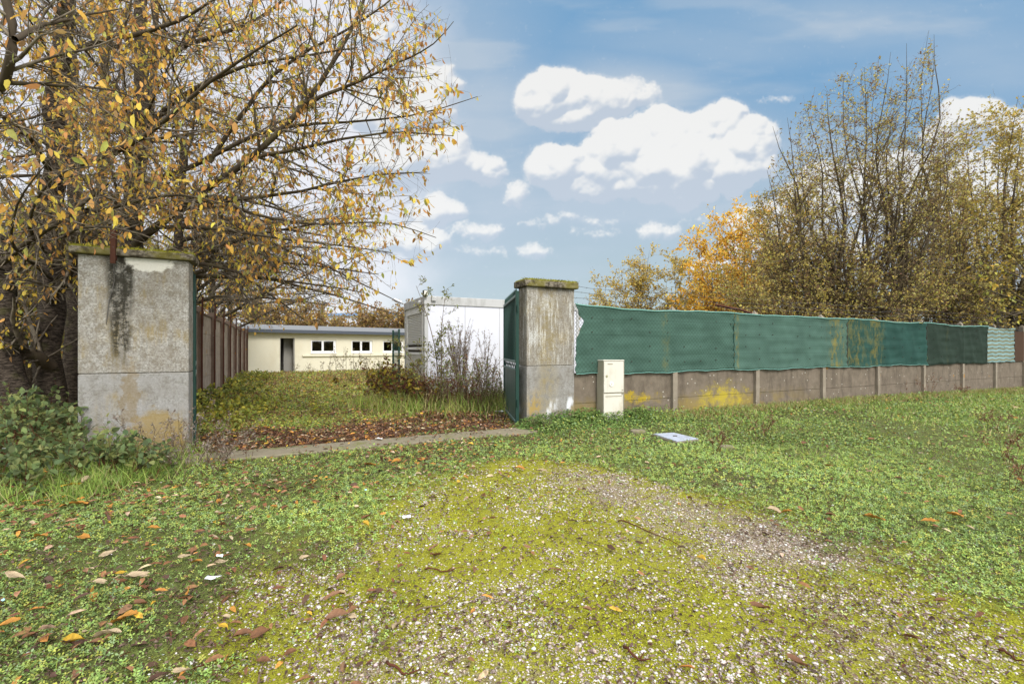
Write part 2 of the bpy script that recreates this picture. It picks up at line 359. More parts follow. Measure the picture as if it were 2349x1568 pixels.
def tubes(P, R, sides=3):
    """P (M,k,3) R (M,k)"""
    Mn, k, _ = P.shape
    T = np.empty_like(P); T[:, 1:-1] = P[:, 2:] - P[:, :-2]; T[:, 0] = P[:, 1] - P[:, 0]; T[:, -1] = P[:, -1] - P[:, -2]; T = nrm(T)
    ref = np.where(np.abs(T[:, :1, 2:3]) < .85, np.array([[[0, 0, 1.]]]), np.array([[[1., 0, 0]]])); A = nrm(np.cross(T, np.broadcast_to(ref, T.shape))); B = np.cross(T, A)
    an = np.arange(sides) * 2 * pi / sides
    V3 = P[:, :, None] + R[:, :, None, None] * (A[:, :, None] * np.cos(an)[None, None, :, None] + B[:, :, None] * np.sin(an)[None, None, :, None])
    idx = np.arange(Mn * k * sides).reshape(Mn, k, sides); nx = np.roll(idx, -1, axis=2)
    Fq = np.stack([idx[:, :-1], nx[:, :-1], nx[:, 1:], idx[:, 1:]], -1).reshape(-1, 4)
    return V3.reshape(-1, 3), Fq
def joinmesh(parts):
    vs = []; fs = []; b = 0
    for v, f in parts: vs.append(v); fs.append(f + b); b += len(v)
    return np.concatenate(vs), fs
def leaves(P, D, Nn, L, W, C, fold=.25, shape='leaf', curl=0.0):
    """returns verts, faces, colours; D = axis, Nn = face normal"""
    n = len(P); D = nrm(D); S = nrm(np.cross(D, Nn)); Nn = np.cross(S, D); L = np.broadcast_to(L, (n,))[:, None]; W = np.broadcast_to(W, (n,))[:, None]
    def pt(a, b, c=0.0): return P + D * L * a + S * W * b + Nn * W * c
    if shape == 'quad':
        vs = np.stack([pt(0, 0), pt(.5, .5), pt(1, 0), pt(.5, -.5)], 1); f = np.arange(n * 4).reshape(n, 4); k = 4
    elif shape == 'blade':
        vs = np.stack([pt(0, -.5), pt(0, .5), pt(.55, .4, 0) + Nn * L * .05, pt(.55, -.4) + Nn * L * .05, pt(1, 0) + Nn * L * curl], 1); k = 5
        b = np.arange(n)[:, None] * 5; f = [b + np.array([[0, 1, 2, 3]]), b + np.array([[3, 2, 4]])]
    elif shape == 'clover':
        vs = [pt(0, 0)]
        for q in range(3):
            a = q * 2.094 + .3
            for da, rr in ((-.42, .75), (0, 1.0), (.42, .75)): vs.append(pt(rr * cos(a + da) * .5, rr * sin(a + da) * .5, .12 * rr))
        vs = np.stack(vs, 1); k = 10; b = np.arange(n)[:, None] * 10
        f = [np.concatenate([b + np.array([[0, 1 + 3 * q, 2 + 3 * q, 3 + 3 * q]]) for q in range(3)])]
    else:
        z = curl
        vs = np.stack([pt(0, 0), pt(.3, .42, fold), pt(.7, .36, fold - z * .5), pt(1, 0, -z), pt(.7, -.36, fold - z * .5), pt(.3, -.42, fold), pt(.5, 0, 0)], 1); k = 7
        b = np.arange(n)[:, None] * 7; f = [np.concatenate([b + np.array([[0, 1, 2, 6]]), b + np.array([[6, 2, 3, 4]]), b + np.array([[0, 6, 4, 5]])])]
    if not isinstance(f, list): f = [f]
    return vs.reshape(-1, 3), f, np.repeat(C, k, axis=0)
def pal(cols, n, w=None, jit=.2):
    cols = np.array(cols); i = rng.choice(len(cols), n, p=w); c = cols[i] * (1 + rng.uniform(-jit, jit, (n, 1))) * (1 + rng.uniform(-.08, .08, (n, 3)))
    return np.clip(c, .003, .95)

# ---------------------------------------------------------------- growth
def interp_pl(P, t):
    k = P.shape[1]; f = np.clip(t, 0, .9999) * (k - 1); i = f.astype(int); fr = (f - i)[..., None]
    m = np.arange(P.shape[0])[:, None]
    return P[m, i] * (1 - fr) + P[m, i + 1] * fr, nrm(P[m, i + 1] - P[m, i])
def spawn(P, R, n, t0, t1, ang, ln, k, bias=(0, 0, 0), wob=.2, rs=.5, droop=0.0, taper=.35, lt=.4, minr=.0015):
    Mn = P.shape[0]; t = np.sort(rng.uniform(t0, t1, (Mn, n)), axis=1)
    pos, tan = interp_pl(P, t); kk = P.shape[1]; f = t * (kk - 1); i = np.clip(f.astype(int), 0, kk - 2); fr = f - i; m = np.arange(Mn)[:, None]
    r = R[m, i] * (1 - fr) + R[m, i + 1] * fr
    pos = pos.reshape(-1, 3); tan = tan.reshape(-1, 3); N = len(pos)
    rnd = rng.normal(size=(N, 3)); perp = nrm(rnd - (rnd * tan).sum(1, keepdims=True) * tan)
    a = rng.uniform(ang[0], ang[1], (N, 1)); d = nrm(tan * np.cos(a) + perp * np.sin(a) + np.array(bias))
    L = rng.uniform(ln[0], ln[1], N) * (1 - lt * t.reshape(-1)); pts = [pos]; cur = d
    for s in range(k - 1):
        cur = nrm(cur + rng.normal(size=(N, 3)) * wob + np.array([0, 0, -droop])); pts.append(pts[-1] + cur * (L / (k - 1))[:, None])
    r0 = np.maximum(r.reshape(-1) * rs, minr); tp = 1 - (1 - taper) * np.arange(k) / (k - 1)
    return np.stack(pts, 1), r0[:, None] * tp[None]
def proj(p): return 1174 + 1071 * p[..., 0] / np.maximum(p[..., 1], .1), HZ - 1071 * (p[..., 2] - CH) / np.maximum(p[..., 1], .1)
def mk_tree(name, label, cat, group, base, mains, keep=None, primaries=None, sec=(14, (.9, 2.2)), twg=(12, (.25, .9)), leaf=None, mat='bark', twmat='twig', bias2=(0, 0, .1), droop2=.02, minw=.0018, secang=(.6, 1.1), wob=(.12, .16), parent_only=False, leafn=2, t0=.15, bmat='bough'):
    """mains: list of (points, r0, r1). trunk = first"""
    e = empty(name, base); tag(e, label, cat, group); b = np.array(base, float)
    def rs(pl, k):
        pl = np.array(pl, float); d = np.concatenate([[0], np.cumsum(np.linalg.norm(np.diff(pl, axis=0), axis=1))]); q = np.linspace(0, d[-1], k)
        # smooth resample
        o = np.stack([np.interp(q, d, pl[:, j]) for j in range(3)], 1)
        for _ in range(2): o[1:-1] = (o[:-2] + 2 * o[1:-1] + o[2:]) / 4
        return o
    K = 14
    ntr = len([m for m in mains if m[3] == 't'])
    T = np.stack([rs(m[0], K) for m in mains]); R = np.stack([np.linspace(m[1], m[2], K) for m in mains])
    L = T[:, -1:] - T[:, :1]; T[:, 1:-1] += rng.normal(size=T[:, 1:-1].shape) * (R[:, 1:-1, None] * .25); qq = np.linspace(0, 1, K)[None, :, None]; am_ = (1.0 if twmat == 'twigolive' else 0.0) * np.linalg.norm(L[:, 0], axis=-1)[:, None, None] * .022 * np.array([0.3 if m[3] == 't' else 1.0 for m in mains])[:, None, None]; T += am_ * np.sin(qq * pi) * np.sin(qq * rng.uniform(6, 13, (len(mains), 1, 3)) + rng.uniform(0, 6, (len(mains), 1, 3)))
    isT = np.array([m[3] == 't' for m in mains])
    def flt(P, R_):
        if keep is None: return P, R_
        ok = keep(P[:, -1]) & keep(P[:, P.shape[1] // 2]); return P[ok], R_[ok]
    v, f = tubes(T[isT] - b, R[isT], 10); npmesh('trunk', v, [f], M[mat], e, smooth=True)
    big = [(T[~isT], R[~isT])] if (~isT).any() else []
    if primaries:
        Pp, Rp = spawn(T[isT], R[isT], *primaries['n'], primaries['ang'], primaries['len'], 9, primaries.get('bias', (0, 0, .1)), wob[0], primaries.get('rs', .20), primaries.get('droop', .0), .2)
        Pp, Rp = flt(Pp, Rp)
        if len(Pp): big.append((Pp, Rp))
    parts = []; bp_ = []
    allp = [(p, r) for p, r in big]
    src = []
    for p, r in allp:
        if len(p) == 0: continue
        bp_.append(tubes(p - b, r, 7))
        s, srr = spawn(p, r, sec[0], t0, 1.0, secang, sec[1], 6, bias2, wob[0], .55, droop2, .3, minr=.003); s, srr = flt(s, srr); src.append((s, srr))
        # also twigs directly on big branches
        src.append((p, r * .5))
    tw = []
    for j, (s, r) in enumerate(src):
        if len(s) == 0: continue
        if j % 2 == 0: parts.append(tubes(s - b, r, 4))
        q, qr = spawn(s, np.maximum(r, .003), twg[0] if j % 2 == 0 else twg[0] * 2, .12, 1.0, secang, twg[1], 4, bias2, wob[1], .5, droop2, .45, minr=minw); q, qr = flt(q, qr); tw.append((q, qr)); parts.append(tubes(q - b, np.maximum(qr, minw * .7), 3))
    if bp_: v, fs = joinmesh(bp_); npmesh('boughs', v, fs, M[bmat], e, smooth=True)
    v, fs = joinmesh(parts); npmesh('twigs', v, fs, M[twmat], e)
    if leaf:
        Q = np.concatenate([q for q, _ in tw]); n = leafn
        nl = max(1, int(len(Q) * n)); i = rng.integers(0, len(Q), nl); t = rng.uniform(.15, 1.0, (nl, 1)); pos, tan = interp_pl(Q[i], t); pos = pos[:, 0]; tan = tan[:, 0]
        keepm = fbm(pos[:, 0] * 1.1 + pos[:, 2] * .7, pos[:, 1] * 1.1 + pos[:, 2] * .9, 77, 3) > leaf.get('clump', 0); pos = pos[keepm]; tan = tan[keepm]; nl = len(pos)
        if keep is not None:
            ok = keep(pos); pos = pos[ok]; tan = tan[ok]; nl = len(pos)
        D = nrm(rng.normal(size=(nl, 3)) * .45 + tan * .3 + np.array([0, 0, -leaf.get('hang', 1.0)])); Nn = rng.normal(size=(nl, 3))
        Lf = rng.uniform(*leaf['L'], nl); C = pal(leaf['cols'], nl, leaf.get('w'), .25)
        if leaf.get('shape') == 'quad': v, fs, c = leaves(pos - b, D, Nn, Lf, Lf * leaf.get('ar', .6), C, shape='quad')
        else: v, fs, c = leaves(pos - b, D, Nn, Lf, Lf * leaf.get('ar', .5), C, fold=.2, curl=.15)
        npmesh('foliage', v, fs, M['leaf'], e, c)
    return e

# ================================================================= GROUND
def axis(edges):
    out = []
    for a, b, st in edges: out.append(np.arange(a, b, st))
    return np.concatenate(out + [[edges[-1][1]]])
gx = axis([(-400, -60, 40), (-60, -16, 4), (-16, -7, .5), (-7, -4, .1), (-4, 4.5, .05), (4.5, 9, .1), (9, 22, .5), (22, 60, 4), (60, 400, 40)])
gy = axis([(-60, -4, 8), (-4, 1, .5), (1, 6.5, .05), (6.5, 13, .1), (13, 34, .5), (34, 80, 4), (80, 900, 60)])
GX, GY = np.meshgrid(gx, gy); fx = GX.ravel(); fy = GY.ravel()
zz = gz(fx, fy); far = np.maximum(np.abs(fx), np.abs(fy)) > 45; zz = np.where(far, -.15, zz)
zone = np.stack([gravel_mask(fx, fy), litter_mask(fx, fy), yard_mask(fx, fy) * (1 - litter_mask(fx, fy)), beige_mask(fx, fy)], 1)
nx_, ny_ = len(gx), len(gy); idx = np.arange(nx_ * ny_).reshape(ny_, nx_)
Fg = np.stack([idx[:-1, :-1], idx[:-1, 1:], idx[1:, 1:], idx[1:, :-1]], -1).reshape(-1, 4)
g = npmesh('ground', np.stack([fx, fy, zz], 1), [Fg], M['ground'], None, zone, True); tag(g, kind='structure', label='mossy, weedy ground with gravel patches in front of and behind the gateway')

def scatter(y0, y1, dens, mar=1.2, xmax=24):
    """uniform points in the strip y0..y1, inside the widened view wedge"""
    w = 1.12 * y1 + mar; w = min(w, xmax); n = int((y1 - y0) * 2 * w * dens); x = rng.uniform(-w, w, n); y = rng.uniform(y0, y1, n)
    ok = np.abs(x) < 1.12 * y + mar; return x[ok], y[ok]
def blocked(x, y):
    """under pillars, slab, container, buildings"""
    u, v = uvof(x, y)
    b = (v > -.60 + .12 * (fbm(u * 2.5, v * 0, 9) - .5)) & (v < -.2) & (u > -4.95) & (u < -.15)
    b |= (u > 0) & (u < 1) & (v > -.02) & (v < .33); b |= (u > -6.1) & (u < -4.95) & (v > -.02) & (v < .33)
    b |= (u > -.64) & (u < 4.2) & (v > 4.35) & (v < 6.6); b |= (u > .98) & (v > -.02) & (v < .1)
    b |= (u > 1.46) & (u < 1.98) & (v > -.25) & (v < 0)
    b |= (x > 2.2) & (x < 2.7) & (y > 6.75) & (y < 7.22)
    return b
# clover and weeds ------------------------------------------------
GREENS = [(.25, .37, .09), (.33, .44, .12), (.16, .25, .07), (.37, .43, .085), (.26, .36, .17), (.42, .42, .08)]
acc = [[], [], []]; off = 0
def put(v, fs, c):
    global off
    acc[0].append(v); acc[1] += [f + off for f in fs]; acc[2].append(c); off += len(v)
def flush(name, mat, label, kind='stuff', cat=None):
    global off, acc
    by = {}
    for f in acc[1]: by.setdefault(f.shape[1], []).append(f)
    o = npmesh(name, np.concatenate(acc[0]), [np.concatenate(v) for v in by.values()], mat, None, np.concatenate(acc[2])); tag(o, label, cat, kind=kind)
    acc = [[], [], []]; off = 0; return o
def groundcover():
    for y0, y1, dens, sz in ((1.5, 3.0, 3900, .027), (3.0, 4.5, 2600, .032), (4.5, 6.5, 1650, .036), (6.5, 9, 1300, .032), (9, 13, 640, .042), (13, 19, 260, .06), (19, 31, 70, .09)):
        x, y = scatter(y0, y1, dens, .6); u, v = uvof(x, y); gm = gravel_mask(x, y); lm = litter_mask(x, y)
        patch = fbm(x * 1.3, y * 1.3, 51); p = np.clip((1 - gm) * (.16 + 1.2 * ss(.36, .56, patch)) + gm * .05 * ss(.5, .7, patch), 0, 1) * (1 - .93 * lm)
        # sparser where brown litter gathers before the threshold
        p *= 1 - .45 * ss(-2.6, -1.0, v) * ss(-5.5, -4, u) * ss(.6, -.8, u) * (v < 0)
        yd = yard_mask(x, y)
        ok = (rng.uniform(size=len(x)) < p) & ~blocked(x, y); x = x[ok]; y = y[ok]; u = u[ok]; v = v[ok]; yd = yd[ok]; n = len(x)
        hum = fbm(x * 2.2, y * 2.2, 61)
        h = .004 + .05 * hum * rng.uniform(0, 1, n) + (.0 + .20 * rng.uniform(0, 1, n)) * ss(-.95, -.3, v) * ss(-.5, .2, u) * ss(4.6, 2.4, u) * (v < .05) * (.4 + hum)
        h += .10 * rng.uniform(0, 1, n) * ss(2.5, 5, v) * ss(.35, .6, hum) + .05 * rng.uniform(0, 1, n) * ss(-.6, -.1, v) * (v < .1) * (u > 2) * 2
        h *= 1 - .45 * ss(9, 14, y) * (v > 1)
        Nn = nrm(np.stack([rng.normal(size=n) * .4, rng.normal(size=n) * .4 - .15, np.ones(n)], 1)); D = rdir(n); s = sz * rng.uniform(.6, 1.35, n)
        C = pal(GREENS, n, [.25, .25, .15, .15, .1, .1], .25)
        bl = fbm(x * .8, y * .8, 71)[:, None]; C = C * (.62 + .65 * bl)
        yel = pal([(.60, .58, .08), (.46, .46, .07), (.26, .32, .06), (.36, .20, .06)], n)
        wy = (yd * .75 * (rng.uniform(size=n) < .75))[:, None]; C = C * (1 - wy) + yel * wy
        P = np.stack([x, y, gz(x, y) + h], 1)
        big = (y0 > 6); C = C * (.86 if big else 1.08)
        v_, f_, c_ = leaves(P, D, Nn, s, s * (.9 if big else 1), C, shape='quad' if big else 'clover', fold=.1); put(v_, f_, c_)
    flush('ground_cover', M['clover'], 'low clover and creeping weeds covering the ground on both sides of the gravel')
groundcover()
# grass -----------------------------------------------------------
def grasspatch(x, y, h, C, lean=.45, w=.004):
    n = len(x); D = nrm(np.stack([rng.normal(size=n) * lean, rng.normal(size=n) * lean, np.ones(n)], 1)); Nn = rdir(n)
    L = h * rng.uniform(.5, 1.2, n); put(*leaves(np.stack([x, y, gz(x, y)], 1), D, Nn, L, w * (1 + .08 * y ** 1.2), C, shape='blade', curl=rng.uniform(.1, .5)))
def grass():
    GC = [(.22, .33, .06), (.30, .40, .08), (.16, .25, .05), (.44, .40, .17)]
    # left verge
    x = rng.uniform(-7.2, -2.1, 42000); y = rng.uniform(2.2, 6.1, 42000); m = ss(.25, -.7, x + 3.1 + (y - 3) * .2 + (fbm(x, y, 83) - .5) * 2) * (fbm(x * 1.6, y * 1.6, 81) > .42) * ss(2.6, 3.8, y)
    ok = (rng.uniform(size=len(x)) < m) & ~blocked(x, y); grasspatch(x[ok], y[ok], .24, pal(GC, ok.sum(), [.35, .3, .2, .15]), .5)
    # short grass all over
    for y0, y1, d, h in ((1.6, 4, 260, .035), (4, 8, 220, .06), (8, 16, 160, .10), (16, 30, 60, .11)):
        x, y = scatter(y0, y1, d, .5); u, v = uvof(x, y); m = (1 - gravel_mask(x, y) * .93) * (1 - litter_mask(x, y) * .97) * ss(.42, .62, fbm(x * .9, y * .9, 91))
        ok = (rng.uniform(size=len(x)) < m) & ~blocked(x, y); grasspatch(x[ok], y[ok], h, pal(GC, ok.sum(), [.35, .3, .25, .1]), .6)
    # taller yard grass by the cabin and the gate leaf
    c = uv(-.2, 3.0); x = rng.normal(c[0], 1.1, 5000); y = rng.normal(c[1], .7, 5000); ok = ~blocked(x, y); grasspatch(x[ok], y[ok], .45, pal([(.22, .34, .06), (.32, .38, .07), (.38, .32, .14)], ok.sum()), .35)
    # verge below right wall
    u = rng.uniform(2.2, 21, 9000); v = -np.abs(rng.normal(0, .35, 9000)) - .02; p = O + U * u[:, None] + V * v[:, None]; grasspatch(p[:, 0], p[:, 1], .16, pal([(.22, .32, .06), (.34, .34, .12), (.34, .22, .11)], 9000), .5)
    x = rng.uniform(2.5, 16, 16000); y = rng.uniform(4.5, 15, 16000); m = (fbm(x * .8, y * .8, 171) > .56) * (np.abs(x) < 1.15 * y) * (uvof(x, y)[1] < -.05); ok = m.astype(bool) & ~blocked(x, y) & (gravel_mask(x, y) < .2); grasspatch(x[ok], y[ok], .15, pal(GC, ok.sum(), [.3, .25, .15, .3]), .5)
    flush('grass', M['clover'], 'tufts of green and straw coloured grass growing through the ground cover')
grass()
# moss cushions ---------------------------------------------------
def moss():
    for y0, y1, d, s in ((1.5, 2.6, 4200, .009), (2.6, 4, 3000, .011), (4, 6.2, 1500, .015)):
        x, y = scatter(y0, y1, d, .3); m = gravel_mask(x, y) * ss(.44, .58, fbm(x * 2.3, y * 2.3, 101) - beige_mask(x, y) * .22) + .10 * ss(.5, .6, fbm(x * 2, y * 2, 103))
        ok = (rng.uniform(size=len(x)) < m) & ~blocked(x, y); x = x[ok]; y = y[ok]; n = len(x)
        P = np.stack([x, y, gz(x, y) + rng.uniform(.001, .007, n)], 1); Nn = nrm(np.stack([rng.normal(size=n) * .6, rng.normal(size=n) * .6, np.ones(n)], 1))
        put(*leaves(P, rdir(n), Nn, s * rng.uniform(.6, 1.5, n), s, pal([(.40, .42, .02), (.30, .33, .015), (.18, .16, .015), (.48, .50, .03)], n), shape='quad'))
    flush('moss', M['clover'], 'yellow green moss creeping between the gravel stones')
moss()
# gravel ----------------------------------------------------------
def gravel():
    a = []
    for z, r, n0, ph in ((-.6, .55, 5, 0), (.15, 1.0, 6, .3), (.65, .55, 5, .1)):
        for k in range(n0): a.append((r * cos(2 * pi * k / n0 + ph), r * sin(2 * pi * k / n0 + ph), z))
    a.append((0, 0, .95)); T = np.array(a)
    F3 = []
    for k in range(5): F3 += [(k, (k + 1) % 5, 5 + (k + 1) % 6), (k, 5 + (k + 1) % 6, 5 + k % 6)]
    F3 += [(4, 0, 5), (4, 5, 10)]
    for k in range(5): F3 += [(11 + k, 5 + k, 5 + k + 1), (11 + k, 5 + k + 1, 11 + (k + 1) % 5)]
    F3 += [(11, 15, 10), (11, 10, 5)]
    for k in range(5): F3.append((11 + k, 11 + (k + 1) % 5, 16))
    F3 = np.array(F3)
    for y0, y1, d, s in ((1.5, 2.4, 11000, .0036), (2.4, 3.4, 8500, .0042), (3.4, 4.6, 5200, .0050), (4.6, 6.2, 2600, .0062)):
        x, y = scatter(y0, y1, d, .3); gm = gravel_mask(x, y); bm = beige_mask(x, y); cl = fbm(x * 2.6, y * 2.6, 111)
        m = gm * (.14 + .62 * ss(.45, .7, cl) + .60 * bm) * (.62 + .5 * ss(3.6, 2.0, y) + .6 * bm) + .007; S0 = 1 - .25 * bm
        # rusty bare corner bottom left of the gravel
        ok = (rng.uniform(size=len(x)) < m) & ~blocked(x, y); x = x[ok]; y = y[ok]; n = len(x)
        S = s * S0[ok] * rng.lognormal(-.12, .52, n); S = np.minimum(S, .0115); sc = np.stack([S * rng.uniform(.8, 1.5, n), S * rng.uniform(.7, 1.2, n), S * rng.uniform(.5, .9, n)], 1)
        th = rng.uniform(0, 2 * pi, n); Tn = T[None] * (1 + rng.normal(size=(n, 17, 1)) * .14); Tn = Tn * sc[:, None]
        X = Tn[..., 0] * np.cos(th)[:, None] - Tn[..., 1] * np.sin(th)[:, None]; Y = Tn[..., 0] * np.sin(th)[:, None] + Tn[..., 1] * np.cos(th)[:, None]
        vv = np.stack([X + x[:, None], Y + y[:, None], Tn[..., 2] + (gz(x, y) + S * .35)[:, None]], -1).reshape(-1, 3)
        ff = (F3[None] + (np.arange(n) * 17)[:, None, None]).reshape(-1, 3)
        C = pal([(.56, .50, .44), (.42, .35, .28), (.25, .19, .15), (.74, .71, .68)], n, [.33, .34, .22, .11], .18); put(vv, [ff], np.repeat(C, 17, 0))
    flush('gravel', M['stone'], 'white and beige gravel stones strewn over the mossy forecourt')
gravel()
# fallen leaves ---------------------------------------------------
LC = [(.29, .135, .06), (.20, .08, .038), (.58, .26, .05), (.56, .42, .27), (.09, .045, .03), (.62, .37, .04), (.34, .18, .09)]
LW = [.26, .22, .10, .12, .16, .04, .10]
def leafdens(x, y):
    u, v = uvof(x, y); f = fbm(x * .9, y * .9, 121)
    d = 22 + 100 * ss(.6, -1.8, x) * ss(.30, .6, f) + 190 * ss(-4.4, -.9, v) * (v < 0) * ss(1.6, -1.5, u) * (.3 + f)
    d = d + 700 * litter_mask(x, y) + 90 * ss(2.2, 1.0, v) * ss(-.2, 0, v) * (u < 0) + 45 * ss(1.5, 3, v) * (.4 + f) + 110 * ss(9, 14, v) * ss(22, 15, v)
    return d * (1 - .55 * gravel_mask(x, y)) * np.where(x > 2.5, .55, 1)
def litter():
    for y0, y1, mx in ((1.6, 5, 200), (5, 10, 900), (10, 16, 160), (16, 32, 150)):
        x, y = scatter(y0, y1, mx, .6, 20); d = leafdens(x, y) * (.6 if y0 >= 5 else .75); ok = (rng.uniform(size=len(x)) < d / mx) & ~(blocked(x, y) & (rng.uniform(size=len(x)) < .72)); x = x[ok]; y = y[ok]; n = len(x)
        lm = litter_mask(x, y); slabz = np.where(blocked(x, y), .022, -.1)
        P = np.stack([x, y, np.maximum(gz(x, y), slabz) + .012 + rng.uniform(0, .035, n) * (1 + lm) + .03 * (y > 9)], 1); Nn = nrm(np.stack([rng.normal(size=n) * .45, rng.normal(size=n) * .45, np.ones(n)], 1)); L = rng.uniform(.035, .085, n) * np.where(y > 9, 1.2, 1)
        cw = np.array(LW); put(*leaves(P, rdir(n) * np.array([1, 1, .15]), Nn, L, L * rng.uniform(.3, .55, n), pal(LC, n, cw, .3), fold=.22 if y0 < 9 else .1, curl=.35))
        if y0 == 5 or y0 == 10:   # dead fragments, darker
            n2 = n; j = rng.integers(0, n, n2); P2 = P[j] + rng.normal(size=(n2, 3)) * np.array([.08, .08, 0]) - np.array([0, 0, .012]); put(*leaves(P2, rdir(n2), Nn[j], L[j] * .7, L[j] * .3, pal([(.06, .03, .02), (.12, .055, .03), (.17, .10, .06)], n2), fold=.1, curl=.2))
    # little dark crumbs on the whole forecourt
    for y0, y1, d in ((1.5, 3.5, 1500), (3.5, 6.5, 850), (6.5, 11, 260)):
        x, y = scatter(y0, y1, d, .4); ok = (rng.uniform(size=len(x)) < .35 + .65 * ss(.5, .65, fbm(x * 1.7, y * 1.7, 131))) & ~blocked(x, y); x = x[ok]; y = y[ok]; n = len(x)
        P = np.stack([x, y, gz(x, y) + rng.uniform(.006, .02, n)], 1); L = rng.uniform(.008, .032, n) * (1 + .5 * (y0 > 6)); Nn = nrm(np.stack([rng.normal(size=n) * .5, rng.normal(size=n) * .5, np.ones(n)], 1))
        put(*leaves(P, rdir(n) * np.array([1, 1, .2]), Nn, L, L * .45, pal([(.07, .04, .03), (.13, .08, .06), (.22, .15, .12), (.10, .045, .025)], n), fold=.3, curl=.4))
    flush('leaf_litter', M['litter'], 'carpet of small dead leaves and crumbs, thickest just inside the gateway')
litter()
# individual fallen leaves
KINDS = [('brown', (.19, .085, .038)), ('orange', (.50, .23, .035)), ('pale tan', (.52, .40, .25)), ('dark brown', (.10, .05, .035)), ('yellow', (.58, .36, .03)), ('pinkish brown', (.30, .155, .085))]
def leafmesh(c, seed, kind):
    r = random.Random(seed); vs = []; fs = []; na, nb = 9, 5; bend = r.uniform(-.5, .7); fold = r.uniform(.1, .5); tw = r.uniform(-.5, .5); sk = r.uniform(-.15, .15)
    for i in range(na):
        t = i / (na - 1); w = .5 * (sin(pi * min(1, t * 1.02)) ** .75) * (1 - .25 * t) if 0 < i < na - 1 else .02
        for j in range(nb):
            s = (j - 2) / 2; z = abs(s) * w * fold + bend * (t - .5) ** 2 * .6 + .04 * r.uniform(-1, 1); vs.append((t - .5 + sk * s * s, s * w * .62 + .25 * sk * t, z + s * tw * (t - .5) * .4))
    for i in range(na - 1):
        for j in range(nb - 1): a = i * nb + j; fs.append((a, a + 1, a + nb + 1, a + nb))
    b = len(vs); vs += [(-.5, .012, 0), (-.5, -.012, 0), (-.72, .0, .05), (-.72, .02, .05)]; fs.append((b, b + 1, b + 2, b + 3))
    me = bpy.data.meshes.new('fallen_leaf'); me.from_pydata(vs, [], fs); me.update(); at = me.color_attributes.new('Col', 'FLOAT_COLOR', 'POINT')
    for i in range(len(vs)):
        k = r.uniform(.75, 1.2) * (.7 if i % nb == 2 else 1); at.data[i].color = (c[0] * k, c[1] * k, c[2] * k, 1)
    for p in me.polygons: p.use_smooth = True
    me.materials.append(M['litter']); return me
LM = {k: [leafmesh(c, i * 10 + s, k) for s in range(4)] for i, (k, c) in enumerate(KINDS)}
# fixed ones read from the photograph: (x, y, length px, kind, angle)
FX = [(285, 1428, 62, 'orange', .45), (172, 1478, 58, 'yellow', .1), (245, 1465, 66, 'pale tan', .35), (560, 1458, 52, 'brown', .7), (600, 1455, 50, 'brown', .2), (510, 1440, 32, 'yellow', -.3), (305, 1332, 62, 'pale tan', .3), (222, 1345, 42, 'pale tan', .0), (30, 1332, 50, 'pale tan', 0), (20, 1440, 45, 'orange', .8),
      (245, 1278, 34, 'pale tan', .7), (90, 1237, 38, 'orange', .1), (195, 1237, 36, 'orange', 0), (325, 1395, 36, 'brown', .1), (425, 1285, 36, 'pale tan', .6), (448, 1297, 28, 'orange', .2), (565, 1258, 28, 'orange', -.2), (705, 1285, 46, 'pale tan', .1), (995, 1260, 38, 'pinkish brown', .9), (780, 1328, 30, 'pinkish brown', 1.1),
      (770, 1418, 62, 'pinkish brown', 0), (910, 1443, 46, 'pale tan', 1.5), (765, 1370, 50, 'pinkish brown', .5), (840, 1210, 26, 'yellow', -.8), (1345, 1405, 30, 'pinkish brown', -.7), (2095, 1476, 38, 'brown', -.9), (1325, 1505, 36, 'pale tan', 1.4), (1510, 1408, 38, 'pale tan', -.3), (1745, 1405, 46, 'brown', -.4), (2160, 1385, 36, 'brown', -.5),
      (1830, 1537, 48, 'brown', -.8), (2010, 1195, 38, 'orange', -.6), (2135, 1200, 38, 'orange', -.5), (2190, 1188, 42, 'orange', .0), (1775, 1177, 36, 'pale tan', -.3), (1800, 1182, 30, 'orange', -.3), (1900, 1070, 20, 'orange', 0), (1845, 1020, 22, 'brown', 0), (1905, 1187, 26, 'brown', -.3), (1240, 1083, 30, 'pale tan', .1),
      (95, 1108, 48, 'orange', .6), (75, 1100, 42, 'pale tan', .9), (195, 1130, 40, 'pale tan', -1.4), (160, 1140, 40, 'yellow', .9), (250, 1165, 32, 'orange', -.7), (355, 1215, 30, 'orange', .5), (180, 1160, 40, 'orange', .8), (850, 1065, 36, 'orange', .1), (905, 1060, 32, 'orange', .2), (1190, 1075, 30, 'orange', -.1)]
cnt = {}
def addleaf(x, y, L, kind, ang, lift=.012, var=None):
    me = random.choice(LM[kind]); o = bpy.data.objects.new('fallen_leaf', me); o.location = (float(x), float(y), float(gz(x, y)) + lift + .012); o.rotation_euler = (random.uniform(-.45, .45), random.uniform(-.35, .35), ang)
    o.scale = (L, L * random.uniform(.75, 1.1), L); link(o); u, v = uvof(x, y)
    where = 'in the clover left of the gravel' if x < -.9 else ('in the weeds right of the gravel' if x > np.interp(y, [1.9, 2.5, 4.2, 6], [3, 2.7, 2, 1]) else 'on the mossy gravel')
    tag(o, f'{kind} curled fallen leaf lying {where}', 'leaf', f'{kind} fallen leaves {where}')
for x, y, l, k, a in FX:
    p = gpx(x, y + 2); addleaf(p[0], p[1], min(l * p[1] / 1071 * .86, .13), k, a + random.uniform(-.2, .2), .03 if y > 1150 or x > 400 else .12)
nl = 0
